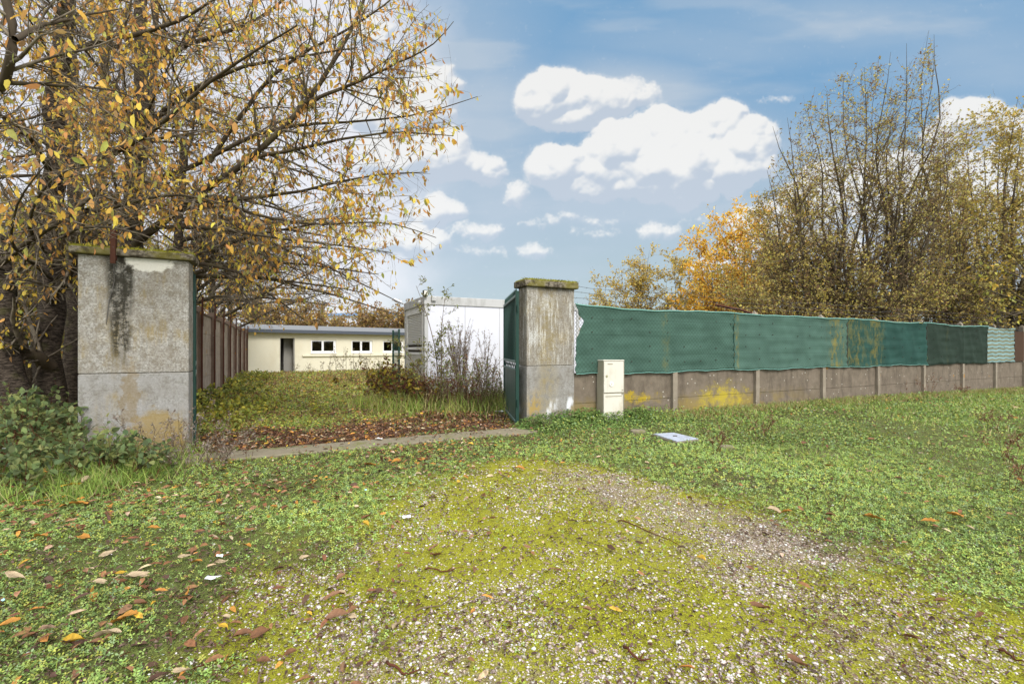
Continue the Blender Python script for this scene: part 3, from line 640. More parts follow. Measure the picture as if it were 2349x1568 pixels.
while nl < 240:
    x = random.uniform(-5, 5); y = 1.9 + 4.3 * random.random() ** 1.0
    if abs(x) > 1.1 * y + .3 or blocked(np.array(x), np.array(y)): continue
    if random.random() > float(leafdens(np.array(x), np.array(y))) / 110: continue
    addleaf(x, y, random.uniform(.03, .078), random.choices([k for k, _ in KINDS], [.35, .12, .14, .2, .05, .14])[0], random.uniform(0, 6.28), random.uniform(.004, .03)); nl += 1

# twigs lying on the ground
TW = [((1415, 1193), (1470, 1208), (1560, 1250), .006, 'long forked dry twig lying across the bare gravel on the right'), ((975, 1303), (1010, 1306), (1062, 1304), .006, 'short thick dark twig lying on the moss in the middle of the gravel'), ((955, 1400), (1010, 1382), (1075, 1342), .004, 'thin straight twig pointing up to the right below the thick dark twig'),
      ((1030, 1322), (1060, 1330), (1085, 1343), .003, 'thin bent twig meeting the end of the straight twig'), ((890, 1515), (920, 1535), (965, 1535), .007, 'dark curved strip of bark near the bottom edge'), ((1430, 1480), (1460, 1505), (1490, 1512), .007, 'dark curled bark strip right of the bottom centre'),
      ((1085, 1170), (1110, 1160), (1150, 1166), .003, 'small dark twig in the clover towards the gateway'), ((1320, 1230), (1500, 1300), (1560, 1310), .0025, 'faint grey twig beside the bare gravel'), ((420, 1120), (470, 1040), (520, 1000), .003, 'grey stem leaning by the left pillar'),
      ((2290, 1490), (2320, 1500), (2350, 1520), .006, 'dark stick at the right edge of the gravel'), ((590, 1560), (600, 1520), (575, 1490), .004, 'dry grey forked stem at the bottom left of the gravel')]
for a, b, c, r, lab in TW:
    pp = [gpx(*a), gpx(*b), gpx(*c)]; q = []
    for i in range(9):
        t = i / 8; p = pp[0] * (1 - t) ** 2 + 2 * t * (1 - t) * (2 * pp[1] - .5 * pp[0] - .5 * pp[2]) + pp[2] * t * t; p = p + rng.normal(size=3) * .004; p[2] = float(gz(p[0], p[1])) + .016 + .008 * sin(i); q.append(p)
    m = MB(); m.tube([p - q[0] for p in q], [r * (1 - .08 * i) for i in range(9)], 6); m.tube([q[5] - q[0], q[5] - q[0] + np.array([.03, .035, .012])], [r * .6, r * .3], 5)
    o = m.build('twig', M['redstem'] if r > .005 else M['drystem'], None, smooth=True); o.location = tuple(q[0]); tag(o, lab, 'twig', 'twigs lying on the ground')
# scraps of litter
SC = [(488, 1334, .085, 'paper', 'torn white paper scrap in the clover at the lower left'), (505, 1283, .05, 'paper', 'small torn white scrap above the big paper scrap at lower left'), (870, 1012, .11, 'paper', 'white scrap lying on the concrete threshold'), (838, 1126, .03, 'bluep', 'tiny pale blue scrap in the clover before the threshold'), (933, 1189, .07, 'paper', 'white strip of litter in the moss at the middle'),
      (18, 1030, .09, 'paper', 'small white tag among the bramble leaves at the far left'), (8, 1383, .03, 'bluep', 'tiny blue scrap at the left edge of the clover'), (1147, 946, .22, 'paper', 'crumpled white sheet on the ground by the foot of the open green gate leaf')]
for x, y, s, mt, lab in SC:
    p = gpx(x, y) if x > 30 or y > 1100 else px(18, 1030, 4.6); r = random.Random(int(x)); k = 9; vs = [(0, 0, .012)]; fs = []
    for i in range(k): a = 2 * pi * i / k; rr = s * r.uniform(.32, .62); vs.append((rr * cos(a), rr * .75 * sin(a), r.uniform(0, .25) * s))
    for i in range(k): fs.append((0, 1 + i, 1 + (i + 1) % k))
    m = MB(); m.add(vs, fs); o = m.build('paper_scrap', M[mt]); sd = o.modifiers.new('s', 'SOLIDIFY'); sd.thickness = .0015; o.location = (p[0], p[1], (float(gz(p[0], p[1])) + .03) if p[2] == 0 else p[2])
    if 'threshold' in lab and x == 870: o.location.z = .03
    tag(o, lab, 'litter')

# ================================================================= THRESHOLD, COVERS
e = MB(); e.box(-4.93, -.12, -.66, -.16, -.25, .016); o = e.build('threshold_slab', M['slab'], bevel=.015); o.location = uv(0, 0); o.rotation_euler.z = ROT
tag(o, 'long flat concrete strip across the gateway between the two pillars', 'threshold')
q = [gpx(1498, 1000.6), gpx(1551, 1018), gpx(1601, 1012), gpx(1545, 998)]; c = sum(q) / 4
me = empty('inspection_cover', (c[0], c[1], 0)); tag(me, 'pale grey rectangular inspection cover in the grass before the green screen', 'manhole cover')
m = MB(); pts = [((p - c)[0], (p - c)[1]) for p in q]; m.prism([(a * 1.10, b * 1.10) for a, b in pts], -.12, .030, 'z'); m.build('frame', M['slab'], me, .004)
m = MB(); m.prism(pts, .0305, .046, 'z'); m.build('lid', M['cover'], me, .004)
m = MB(); m.tube([(-.03, 0, .046), (.03, 0, .046)], .012, 6); m.build('lifting_eye', M['boxdark'], me)
p = gpx(1463, 994); m = MB(); ring = [(.13 * cos(a) * random.uniform(.9, 1.1), .10 * sin(a)) for a in np.linspace(0, 2 * pi, 11)[:-1]]; m.prism(ring, -.05, .06, 'z'); o = m.build('concrete_block', M['slab'], bevel=.02); o.location = (p[0], p[1], 0); tag(o, 'small worn concrete lump in the weeds left of the inspection cover', 'concrete block')
p = gpx(1665, 1030); m = MB(); ring = [(.10 * cos(a) * random.uniform(.8, 1.1), .07 * sin(a)) for a in np.linspace(0, 2 * pi, 9)[:-1]]; m.prism(ring, -.03, .055, 'z'); o = m.build('stone', M['slab'], bevel=.025); o.location = (p[0], p[1], 0); tag(o, 'pale stone half buried in the grass right of the inspection cover', 'stone')

# ================================================================= PILLARS
def blockgrid(w, d, z0, z1, name, mat, par):
    m = MB(); m.box(0, w, 0, d, z0, z1); o = m.build(name, mat, par, .012); return o
for side, u0, w, mt in (('left', -6.05, 1.103, 'pillarL'), ('right', 0, .995, 'pillarR')):
    e = empty('gate_pillar', uv(u0, 0), ROT); H = 2.485 if side == 'left' else 2.45
    tag(e, 'wide weathered gate pillar with black streak, under the tree at left' if side == 'left' else 'grey lichen-streaked gate pillar with mossy cap beside the green screen', 'gate pillar', 'gate pillars')
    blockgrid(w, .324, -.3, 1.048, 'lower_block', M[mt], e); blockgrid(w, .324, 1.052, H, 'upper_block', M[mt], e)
    m = MB(); CT = .09 if side == 'left' else .12; m.box(-.068, w + .058, -.068, .395, H + .001, H + CT); cp = m.build('cap', M['cap'], e, .02)
    # mossy top: lumpy low mound
    nxg, nyg = 46, 18; X, Y = np.meshgrid(np.linspace(-.06, w + .05, nxg), np.linspace(-.06, .385, nyg)); edge = np.minimum(np.minimum(X + .06, w + .05 - X), np.minimum(Y + .06, .385 - Y)); Z = H + CT - .001 + np.where(edge < .004, -.004, .008 + .035 * fbm(X * 9 + u0, Y * 9, 7) * ss(0, .04, edge))
    ii = np.arange(nxg * nyg).reshape(nyg, nxg); ff = np.stack([ii[:-1, :-1], ii[:-1, 1:], ii[1:, 1:], ii[1:, :-1]], -1).reshape(-1, 4); npmesh('moss_top', np.stack([X, Y, Z], -1).reshape(-1, 3), [ff], M['moss'], cp, smooth=True)
    n = 900; xx = rng.uniform(-.07, w + .06, n); yy = rng.uniform(-.08, .1, n); Pm = np.stack([xx, yy, H + CT - .005 + rng.uniform(-.01, .03, n)], 1); v_, f_, c_ = leaves(Pm, rdir(n, .6), rdir(n), .025, .012, pal([(.22, .22, .02), (.30, .27, .03), (.12, .10, .02)], n), shape='quad'); npmesh('moss_fringe', v_, f_, M['clover'], cp, c_)
    if side == 'left':
        m = MB(); m.box(.33, .375, -.10, -.055, H - .10, H + .30); m.box(.375, .38, -.10, -.02, H - .06, H + .30); m.build('rusty_bracket', M['rust'], e)
        m = MB(); m.tube([(.36, -.10, H + .1), (.355, -.03, H - .3), (.30, -.012, H - .55), (.27, -.015, 1.65)], .004, 5); m.build('hanging_wire', M['wire'], e)

# ================================================================= GATE LEAVES
def gateleaf(base, rz, Lh, label):
    e = empty('gate_leaf', base, rz); tag(e, label, 'gate', 'green metal gate leaves'); H = 2.32
    m = MB(); m.box(0, .06, -.03, .03, .03, H + .05); m.build('hinge_stile', M['gate'], e, .004)
    m = MB(); m.box(Lh - .05, Lh, -.025, .025, .03, H); m.build('free_stile', M['gate'], e, .004)
    for z, nm in ((.03, 'bottom_rail'), (.95, 'lower_middle_rail'), (1.10, 'upper_middle_rail'), (H - .05, 'top_rail')):
        m = MB(); m.box(.0605, Lh - .0505, -.028, .028, z, z + .045); m.build(nm, M['gaterail'], e, .004)
    m = MB(); m.box(.061, Lh - .051, -.006, .006, .076, .949); m.build('sheet_panel', M['gatepanel'], e)
    nb = 17
    for k in range(nb):
        x = .06 + (Lh - .11) * (k + .5) / nb; m = MB(); m.box(x - .011, x + .011, -.011, .011, 1.146, H - .051); m.box(x - .011, x + .011, -.011, .011, H - .0045, H + .06); m.add([(x - .011, -.011, H + .06), (x + .011, -.011, H + .06), (x + .011, .011, H + .06), (x - .011, .011, H + .06), (x, 0, H + .13)], [(0, 1, 4), (1, 2, 4), (2, 3, 4), (3, 0, 4)]); m.build('bar', M['gate'], e)
    for k in range(8):
        x = .08 + (Lh - .14) * (k + .5) / 8; m = MB(); hh = (Lh - .14) / 16; m.tube([(x - hh, 0, 1.0), (x, 0, 1.098)], .008, 5); m.tube([(x, 0, 1.098), (x + hh, 0, 1.0)], .008, 5); m.build('zigzag_infill', M['gate'], e)
    for z in (.35, 2.0):
        m = MB(); m.tube([(-.03, 0, z), (-.03, 0, z + .12)], .018, 8); m.box(-.03, .0, -.012, .012, z + .03, z + .09); m.build('hinge', M['gate'], e)
a = px(1186.5, 800, 8.20); b = px(1157, 800, 10.26); gateleaf((a[0], a[1], 0), math.atan2(b[1] - a[1], b[0] - a[0]), 2.1, 'green spiked gate leaf swung open beside the right pillar, sheet metal below')
a = px(442.5, 800, 6.36); gateleaf((a[0], a[1], 0), math.atan2(1, -.665), 2.1, 'green gate leaf folded open behind the left pillar, seen edge on')

# ================================================================= RIGHT WALL + SCREENS
US = [.985, 3.46, 6.02, 8.56, 11.08, 13.58, 16.05, 18.45, 20.85, 23.3]
e = empty('concrete_wall', uv(0, 0), ROT); tag(e, 'low brown concrete panel wall under the green screens on the right', 'wall')
for i, u in enumerate(US):
    if i == 0: continue
    m = MB(); m.box(u - .062, u + .062, -.045, .11, -.4, .868).box(u - .055, u + .055, -.012, .11, .8685, 2.16); m.add([(u - .055, -.012, 2.16), (u + .055, -.012, 2.16), (u + .055, .11, 2.16), (u - .055, .11, 2.16), (u, .05, 2.25)], [(0, 1, 4), (1, 2, 4), (2, 3, 4), (3, 0, 4)]); m.build('post', M['postR'], e)
for i in range(len(US) - 1):
    a, b = US[i] + (.056 if i else .012), US[i + 1] - .056
    m = MB(); m.box(a, b, .025, .065, -.4, .328); m.build('lower_panel', M['wallR'], e, .004); m = MB(); m.box(a, b, .022, .066, .334, .90); m.build('upper_panel', M['wallR'], e, .006)
m = MB(); m.tube([(6.02, .05, 2.16), (5.85, .30, 2.28), (5.55, .75, 2.42)], .028, 4); m.build('rusty_arm', M['rust'], e)
e = empty('barbed_wire', uv(0, 0), ROT); tag(e, 'barbed wire strands strung above the green screens', 'barbed wire')
for k, zz_ in enumerate((2.30, 2.42, 2.55)):
    m = MB(); pts = [(.99 + i * .52, .06 + .08 * k, zz_ + .02 * sin(i * 2.1 + k) - .03 * sin(i * .6) ** 2) for i in range(39)]; m.tube(pts, .0035, 4)
    for i in range(38):
        for s in range(3):
            t = (s + .5) / 3; p = np.array(pts[i]) * (1 - t) + np.array(pts[i + 1]) * t; m.tube([p + (-.015, 0, -.02), p + (.015, 0, .02)], .0025, 3, False)
    m.build('strand', M['wire'], e)
e = empty('chain_link_fence', uv(0, 0), ROT); tag(e, 'rusty chain link mesh behind the green screens, showing at the torn end', 'chain link fence')
P1 = []; z0, z1 = .91, 2.17; st = .075
for k in range(-18, int(20.0 / st)):
    for s in (1, -1):
        a = 1.0 + k * st; p0 = np.array([a if s > 0 else a + (z1 - z0), 0.012, z0]); p1 = np.array([a + (z1 - z0) if s > 0 else a, 0.012, z1])
        lo, hi = min(p0[0], p1[0]), max(p0[0], p1[0])
        if hi <= 1.0 or lo >= 20.5: continue
        if lo < 1.0:
            t = (1.0 - p0[0]) / (p1[0] - p0[0]); pc = p0 + (p1 - p0) * t
            if p0[0] < 1.0: p0 = pc
            else: p1 = pc
        P1.append(np.stack([p0, p1]))
P1 = np.array(P1); v_, f_ = tubes(P1, np.full(P1.shape[:2], .0028), 4); npmesh('wire_mesh', v_, [f_], M['wire'], e)
m = MB()
for k in range(150): x = 1.05 + k * .13 + random.uniform(-.02, .02); m.tube([(x, .015, 2.12), (x + .01, .015, 2.20 + random.uniform(0, .02))], .003, 3, False)
m.build('wire_ends', M['rust'], e)
def screen(u0, u1, mat, label, z0=.875, z1=2.155, torn=False, hem=True, dz=0.0):
    e = empty('privacy_screen', uv(0, 0), ROT); tag(e, label, 'privacy screen', 'screens tied along the wall')
    nxg = max(8, int((u1 - u0) / .045)); nzg = 30; s = np.linspace(0, 1, nxg); t = np.linspace(0, 1, nzg); S, T = np.meshgrid(s, t); X = u0 + (u1 - u0) * S
    top = z1 + .012 * np.sin(X * 1.9) + .005 * np.sin(X * 7.7 + 1) + dz * S - .03 * np.sin(pi * np.clip(S * 1.0, 0, 1)) + .04 * np.exp(-((X - u0) / .1) ** 2) * 0; bot = z0 + .010 * np.sin(X * 5.3) + .008 * np.abs(np.sin(X * 9 + 2)) + .012 * np.sin(X * 1.7)
    Z = bot + (top - bot) * T
    if torn:
        g_ = .0 + .17 * np.exp(-((Z - 1.84) / .16) ** 2) + .05 * np.exp(-((Z - 1.62) / .06) ** 2) * 1.0 ; X = u0 + g_ + (u1 - u0 - g_) * S
    post = np.min(np.abs(X[..., None] - np.array(US)[None, None]), -1)
    Yd = -.022 - .018 * np.exp(-(post / .06) ** 2) + .022 * (fbm(X * 2.2, Z * 3.5, 141) - .5) * 2 + .007 * np.sin(Z * 26 + 3 * fbm(X * 1.3, Z, 143)) * np.sin(X * 2) - .012 * np.abs(np.sin(X * 4.3 + Z * 1.7)) ** 8 - .02 * np.exp(-(T / .06) ** 2) * (np.sin(X * 12) > 0) - .012 * np.exp(-((1 - T) / .05) ** 2)
    sh = np.exp(-((S) * (u1 - u0) / .08) ** 2) + np.exp(-((1 - S) * (u1 - u0) / .08) ** 2); Yd = Yd - .02 * sh * np.abs(np.sin(Z * 19)); X = X + .012 * sh * np.sin(Z * 31)
    ii = np.arange(nxg * nzg).reshape(nzg, nxg); ff = np.stack([ii[:-1, :-1], ii[:-1, 1:], ii[1:, 1:], ii[1:, :-1]], -1).reshape(-1, 4)
    o = npmesh('fabric', np.stack([X, Yd, Z], -1).reshape(-1, 3), [ff], M[mat], e, smooth=True); sd = o.modifiers.new('s', 'SOLIDIFY'); sd.thickness = .003; sd.offset = 1
    if hem:
        m = MB(); m.tube([(X[-1, i], Yd[-1, i] - .008, Z[-1, i] + .004) for i in range(nxg)], .016, 5); m.build('top_hem', M['hem'], e, smooth=True)
        m = MB(); m.tube([(X[0, i], Yd[0, i] - .004, Z[0, i]) for i in range(nxg)], .009, 5); m.build('bottom_hem', M['hem'] if mat != 'scr3' else M['scr3'], e, smooth=True)
    for a in np.arange(u0 + .35, u1 - .1, .47) + random.uniform(0, .1):
        for z in (1.1, 1.38, 1.66, 1.93):
            if random.random() < .3: continue
            zz = z + random.uniform(-.03, .03); m = MB(); m.box(a - .009, a + .009, -.050, -.028, zz - .007, zz + .008); m.build('tie', M['boxdark'], e)
    m = MB(); pts = [(u1 + .006 * sin(z * 40), -.036, z) for z in np.linspace(z0, z1 - .02, 24)]; m.tube(pts, .010, 5); m.build('seam_lacing', M['boxdark'] if mat != 'scr0' else M['scr2'], e)
screen(.99, 5.22, 'scr0', 'first green mesh screen next to the pillar, torn at its left edge', torn=True)
screen(5.235, 9.57, 'scr1', 'second green mesh screen, pale green with a yellow stained right end')
screen(9.585, 13.7, 'scr2', 'third screen, green with yellow lichen rows, shade of the bushes painted into it', dz=-.02)
screen(13.715, 17.74, 'scr3', 'fourth screen, plain green, painted very dark for the bushes shading it from behind', z1=2.13, dz=-.02)
screen(17.76, 19.93, 'scr4', 'last short pale screen with wavy brown stripes at the far right', z1=2.10, hem=False)
m = MB(); m.box(19.95, 20.78, -.03, -.005, .90, 1.98); m.build('rusty_sheet', M['brownsheet'], None); o = COL.objects['rusty_sheet']; o.location = uv(0, 0); o.rotation_euler.z = ROT; tag(o, 'dark rusty metal sheet closing the fence right of the pale striped screen', 'metal sheet')

# ================================================================= METER BOX
e = empty('meter_box', uv(1.488, -.231), ROT + .0); e.rotation_euler = (-.010, .012, ROT); tag(e, 'tall off-white utility meter box standing against the concrete wall', 'meter box'); w, d, H = .476, .225, 1.145
m = MB(); m.box(0, w, .018, d, -.02, H - .02); m.build('body', M['boxside'], e, .006)
m = MB(); m.box(-.008, w + .008, .0, d + .004, H - .0195, H + .004); m.build('top', M['boxw'], e, .008)
m = MB(); m.box(.0, w, .004, .0175, -.02, .03); m.build('plinth', M['boxw'], e, .004)
m = MB(); m.box(.004, w - .018, .0, .0175, .038, .515); dr = m.build('lower_door', M['boxw'], e, .006)
m = MB(); m.box(.035, w - .06, -.004, -.0005, .46, .475); m.box(.06, w - .05, -.003, -.0005, .17, .176); m.build('door_ridge', M['boxside'], dr)
m = MB(); m.box(.004, w - .014, -.004, .0175, .535, H - .028); du = m.build('upper_door', M['boxw'], e, .007)
m = MB(); m.tube([(.17, -.006, .70), (.17, -.016, .70)], .048, 20); m.build('dial', M['dial'], du); m = MB(); m.tube([(.17, -.0165, .70), (.17, -.024, .70)], .018, 12); m.build('dial_knob', M['boxw'], du)
m = MB(); m.tube([(.06, -.005, .845), (.06, -.014, .845)], .022, 14); m.build('lock', M['boxside'], du); m = MB(); m.tube([(.062, -.0145, .842), (.062, -.02, .842)], .009, 8); m.build('lock_barrel', M['brass'], du)
m = MB(); m.box(.08, .20, -.0065, -.0045, H - .085, H - .065); m.build('label_strip', M['boxside'], du)
m = MB(); m.box(w - .013, w - .002, -.002, .017, .045, H - .03); m.build('edge_channel', M['boxside'], e)
for z in (.50, .57): m = MB(); m.box(w - .06, w - .03, -.012, -.0045, z, z + .02); m.build('door_catch', M['boxside'], e)

# ================================================================= LEFT WALL
W0 = np.array([-7.77, 11.6]); e = empty('boundary_wall', (W0[0], W0[1], 0), ROT + pi / 2)   # local x = +V, local y = -U
tag(e, 'tall concrete panel wall with dark rusty posts running back along the yard', 'wall')
PT = [-4.95, -2.66, -.36, 1.95, 4.1, 6.3, 8.5, 10.8, 13.1, 15.2]
for k, t in enumerate(PT):
    m = MB(); m.box(t - .055, t + .055, -.10, .06, -.4, 2.38); m.build('post', M['postL'], e, .006)
    m = MB(); m.box(t - .09, t - .058, -.135, -.10, .1 if k % 2 else .0, 2.2 + .0); m.box(t - .04, t - .005, -.14, -.102, 1.9, 2.62); m.build('rusty_stay', M['rust'], e)
for i in range(len(PT) - 1):
    a, b = PT[i] + .056, PT[i + 1] - .056
    for j, (z0, z1) in enumerate(((-.4, .62), (.626, 1.18), (1.186, 1.74), (1.746, 2.22))): m = MB(); m.box(a, b, -.02 - .003 * (j % 2), .025, z0, z1); m.build('panel', M['wallL'], e, .004)
    m = MB(); m.box(a, b, -.055, .05, 2.222, 2.275); m.build('coping', M['postL'], e, .006)
e2 = empty('wire_strands', (W0[0], W0[1], 0), ROT + pi / 2); tag(e2, 'plain wires strung along the top of the tall left wall', 'fence wire')
for z in (2.40, 2.50, 2.60): m = MB(); m.tube([(t, -.12, z - .02 * sin(t * 3)) for t in np.arange(-4.9, 15.2, .5)], .003, 3); m.build('strand', M['wire'], e2)

# ================================================================= CREAM BUILDING
D1 = np.array([1326, 1071.]) / math.hypot(1326, 1071); base = np.array([-14.77, 25.9]); rz = math.atan2(D1[1], D1[0])
def bt(x):   # distance along facade for a photo column
    r = (x - 1174) / 1071; return (r * base[1] - base[0]) / (D1[0] - r * D1[1])
e = empty('cream_outbuilding', (base[0], base[1], 0), rz); tag(e, 'long low cream building with open doorway and three windows at the back of the yard', 'building')
d0, d1, dt = bt(642), bt(676), 1.98
wins = [(bt(713), bt(771)), (bt(806), bt(854)), (bt(878), bt(926))]; wz0, wz1 = 1.12, 1.90; Ltot = 13.5; Hf = 2.36
m = MB(); T = .22
m.box(-.0, d0, 0, T, -.3, dt).box(d1, wins[0][0], 0, T, -.3, dt); m.box(wins[0][0], Ltot, 0, T, -.3, wz0)
xs = wins[0][1]
for (a, b) in wins[1:]: m.box(xs, a, 0, T, wz0, wz1); xs = b
m.box(xs, Ltot, 0, T, wz0, wz1); m.box(0, wins[0][0], 0, T, dt, Hf) if False else None
m.box(0, d1, 0, T, dt, Hf); m.box(d1, wins[0][0], 0, T, dt, Hf); m.box(wins[0][0], Ltot, 0, T, wz1, Hf)
m.box(0, T, T, 4.8, -.3, Hf + .1); m.box(Ltot - T, Ltot, T, 4.8, -.3, Hf + .1); m.box(0, Ltot, 4.8, 5.0, -.3, Hf + .45)
m.build('walls', M['cream'], e)
m = MB(); m.box(T + .001, Ltot - T - .001, 2.6, 2.7, 0, Hf - .05); m.box(d1 - .42, d1 + .1, .8, 1.6, 0, Hf - .1); m.box(T + .001, Ltot - T - .001, T + .001, 4.79, -.06, .004); m.build('inner_walls', M['inner'], e)
m = MB(); m.prism([(-.38, Hf + .0), (-.38, Hf + .06), (5.2, Hf + .62), (5.2, Hf + .52)], -.35, Ltot + .3, 'x'); rf = m.build('roof', M['roofg'], e)
m = MB(); m.box(-.36, Ltot + .31, -.41, -.381, Hf - .09, Hf + .10); m.build('fascia', M['fascia'], rf)
m = MB(); m.box(bt(693), Ltot - .5, -.10, -.001, .90, .99); m.build('ledge', M['cream'], e, .005)
m = MB(); m.box(d1 - .06, d1 - .001, .03, T - .02, 0, dt - .001); m.box(d0 + .001, d0 + .04, .05, T - .02, 0, dt - .001); m.build('door_frame', M['inner'], e)
for a, b in wins:
    m = MB(); y0, y1 = .06, .12; mid = (a + b) / 2 - .05; m.box(a, b, y0, y1, wz0, wz0 + .11).box(a, b, y0, y1, wz1 - .08, wz1).box(a, a + .08, y0, y1, wz0 + .11, wz1 - .08).box(b - .15, b, y0, y1, wz0 + .11, wz1 - .08).box(mid - .06, mid + .06, y0 - .01, y1, wz0 + .11, wz1 - .08)
    wf = m.build('window', M['white'], e); m = MB(); m.box(a + .08, mid - .06, .085, .09, wz0 + .11, wz1 - .08).box(mid + .06, b - .15, .085, .09, wz0 + .11, wz1 - .08); m.build('pane', M['glass'], wf)
    m = MB(); m.box(a - .03, b + .03, -.04, .055, wz0 - .05, wz0 - .001); m.build('sill', M['white'], wf)

# ================================================================= CABIN
C0 = uv(-.638, 4.353); e = empty('site_cabin', C0, ROT); tag(e, 'white portable site cabin with roller shutter behind the dry weeds', 'cabin'); CL, CW, CHt = 4.7, 2.2, 2.7
m = MB(); m.box(.10, CL - .1, .02, .06, .22, CHt - .22); m.build('front_panel', M['cont'], e)
for k in range(1, 5): m = MB(); x = .1 + k * 1.0; m.box(x - .006, x + .006, .012, .0195, .22, CHt - .22); m.build('panel_joint', M['conttrim'], e)
m = MB(); pass
for cx0, cy0 in ((0, 0), (CL - .1, 0), (0, CW - .1)): m = MB(); m.box(cx0, cx0 + .1, cy0, cy0 + .1, .05, CHt - .221); m.build('corner_post', M['conttrim'], e, .008)
m = MB(); m.box(-.012, CL, -.012, CW, CHt - .22, CHt); m.build('roof_edge', M['conttrim'], e, .01); m = MB(); m.box(0, CL, 0.005, CW, .02, .215); m.build('base_rail', M['conttrim'], e, .01)
m = MB(); w0, w1, s0, s1 = .22, 1.86, 1.20, 2.32
m.box(.02, .06, .10, w0, .215, CHt - .221).box(.02, .06, w1, CW - .1, .215, CHt - .221).box(.02, .06, w0, w1, .215, s0).box(.02, .06, w0, w1, s1, CHt - .221); m.build('end_panel', M['contend'], e)
m = MB(); m.box(.12, CL - .1, CW - .06, CW - .02, .22, CHt - .22).box(CL - .06, CL - .02, .1, CW - .1, .22, CHt - .22).box(.1, CL - .1, .07, CW - .08, .2, .24); m.build('rear_panels', M['contend'], e)
m = MB()
nsl = 17
for k in range(nsl):
    z = 1.50 + (s1 - .03 - 1.50) * k / nsl; h = (s1 - .03 - 1.50) / nsl; m.prism([(.035, z), (.012, z + h * .2), (.012, z + h * .75), (.035, z + h)], w0 + .03, w1 - .03, 'y')
sh = m.build('roller_shutter', M['shutter'], e); m = MB(); m.box(-.004, .045, w0 + .025, w1 - .025, 1.465, 1.499); m.build('bottom_bar', M['conttrim'], sh)
m = MB(); m.box(-.006, .03, w0, w0 + .03, s0, s1).box(-.006, .03, w1 - .03, w1, s0, s1).box(-.01, .03, w0, w1, s1 - .028, s1 + .05); m.build('shutter_guide', M['shutter'], e)
m = MB(); m.box(.0, .04, w0 + .03, w1 - .03, s0, s0 + .06).box(.0, .04, w0 + .03, w1 - .03, 1.33, 1.40); wn = m.build('window', M['white'], e); m = MB(); m.box(.03, .036, w0 + .03, w1 - .03, s0 + .06, 1.46); m.build('pane', M['boxdark'], wn)
m = MB(); m.box(-.06, .06, -.12, -.02, CHt - .02, CHt + .13); fl = m.build('floodlight', M['black'], e, .01); m = MB(); m.box(-.045, .045, -.126, -.1205, CHt + .0, CHt + .11); m.build('lens', M['dial'], fl)
m = MB(); m.box(.17, .29, -.07, -.013, CHt - .13, CHt - .02); m.build('junction_box', M['conttrim'], e, .01)
for y in (.35,): m = MB(); m.tube([(-.02, y, CHt - .16), (-.08, y, CHt - .15)], .07, 14); m.build('alarm_bell', M['conttrim'], e)
m = MB(); m.tube([(0, CW - .1, CHt - .03), (-.14, CW - .1, CHt - .0)], .015, 8); cam_ = m.build('camera_bracket', M['conttrim'], e); m = MB(); m.tube([(-.12, CW - .1, CHt + .01), (-.34, CW - .12, CHt + .09)], .045, 10); m.build('security_camera', M['cont'], cam_)

# green mesh fence bit between cabin and cream building
e = empty('mesh_fence', px(915, 800, 16.5) * np.array([1, 1, 0]), ROT + pi / 2); tag(e, 'short piece of green welded mesh fence left of the cabin', 'fence')
for x in (0, 1.0): m = MB(); m.box(x - .03, x + .03, -.03, .03, 0, 2.05); m.build('post', M['gate'], e)
m = MB()
for k in range(18): m.tube([(.05 + k * .052, 0, .1), (.05 + k * .052, 0, 2.0)], .004, 3, False)
for k in range(10): m.tube([(.03, .006, .12 + k * .2), (.97, .006, .12 + k * .2)], .005, 3, False)
m.build('wire_mesh', M['gate'], e)

# far warehouse
p = px(735, 800, 74); e = empty('warehouse', (p[0], p[1], 0), -.10); tag(e, 'pale industrial building with blue roof edge far behind the trees', 'building')
m = MB(); m.box(0, 42, 0, 18, -1, 6.6); m.build('walls', M['whwall'], e); m = MB(); m.prism([(-.3, 6.6), (18.3, 6.6), (9, 6.95)], -.3, 42.3, 'x'); m.build('roof', M['whwall'], e); m = MB(); m.box(-.3, 42.3, -.45, -.301, 6.55, 6.95); m.build('roof_edge', M['bluet'], e)
m = MB()
for k in range(6): m.box(3 + k * 6.5, 6 + k * 6.5, -.06, -.001, 4.0, 5.0)
m.build('window_band', M['boxdark'], e)

# ================================================================= TREES LEFT
def env(y): return np.interp(y, [-500, 0, 60, 100, 150, 215, 260, 300, 350, 430, 480, 560, 600, 640, 680, 710, 760], [880, 1000, 1045, 1040, 1050, 1110, 1080, 1080, 1030, 1010, 1000, 1005, 985, 920, 885, 840, 760])
def keepL(p):
    x, y = proj(p); ok = x < env(y) + 22 - np.abs(rng.normal(0, 30, len(x))) * (rng.random(len(x)) < .85)
    ok &= ~((x > 165) & (x < 452) & (y > 612) & (p[:, 1] < 6.7)); ok &= ~((x > 448) & (y > 768)); ok &= (p[:, 1] > 1.4)
    wl = W0[0] - (p[:, 1] - W0[1]) * .487; ok &= ~((p[:, 0] > wl - .3) & (p[:, 2] < 2.3) & (x < 560))
    return ok & (p[:, 2] > .15)
AUT = [(.66, .40, .07), (.76, .57, .09), (.52, .26, .07), (.42, .40, .10), (.66, .34, .11), (.38, .22, .09)]
AW = [.25, .22, .17, .14, .12, .10]
LF = dict(L=(.06, .115), cols=AUT, w=AW, ar=.46, clump=.28)
def tpl(pts, Y): return [px(x, y, Y) if not isinstance(Y, (list, tuple)) else None for x, y in pts]
def P3(*a): return [px(*q) for q in a]
LBL = 'cherry tree'
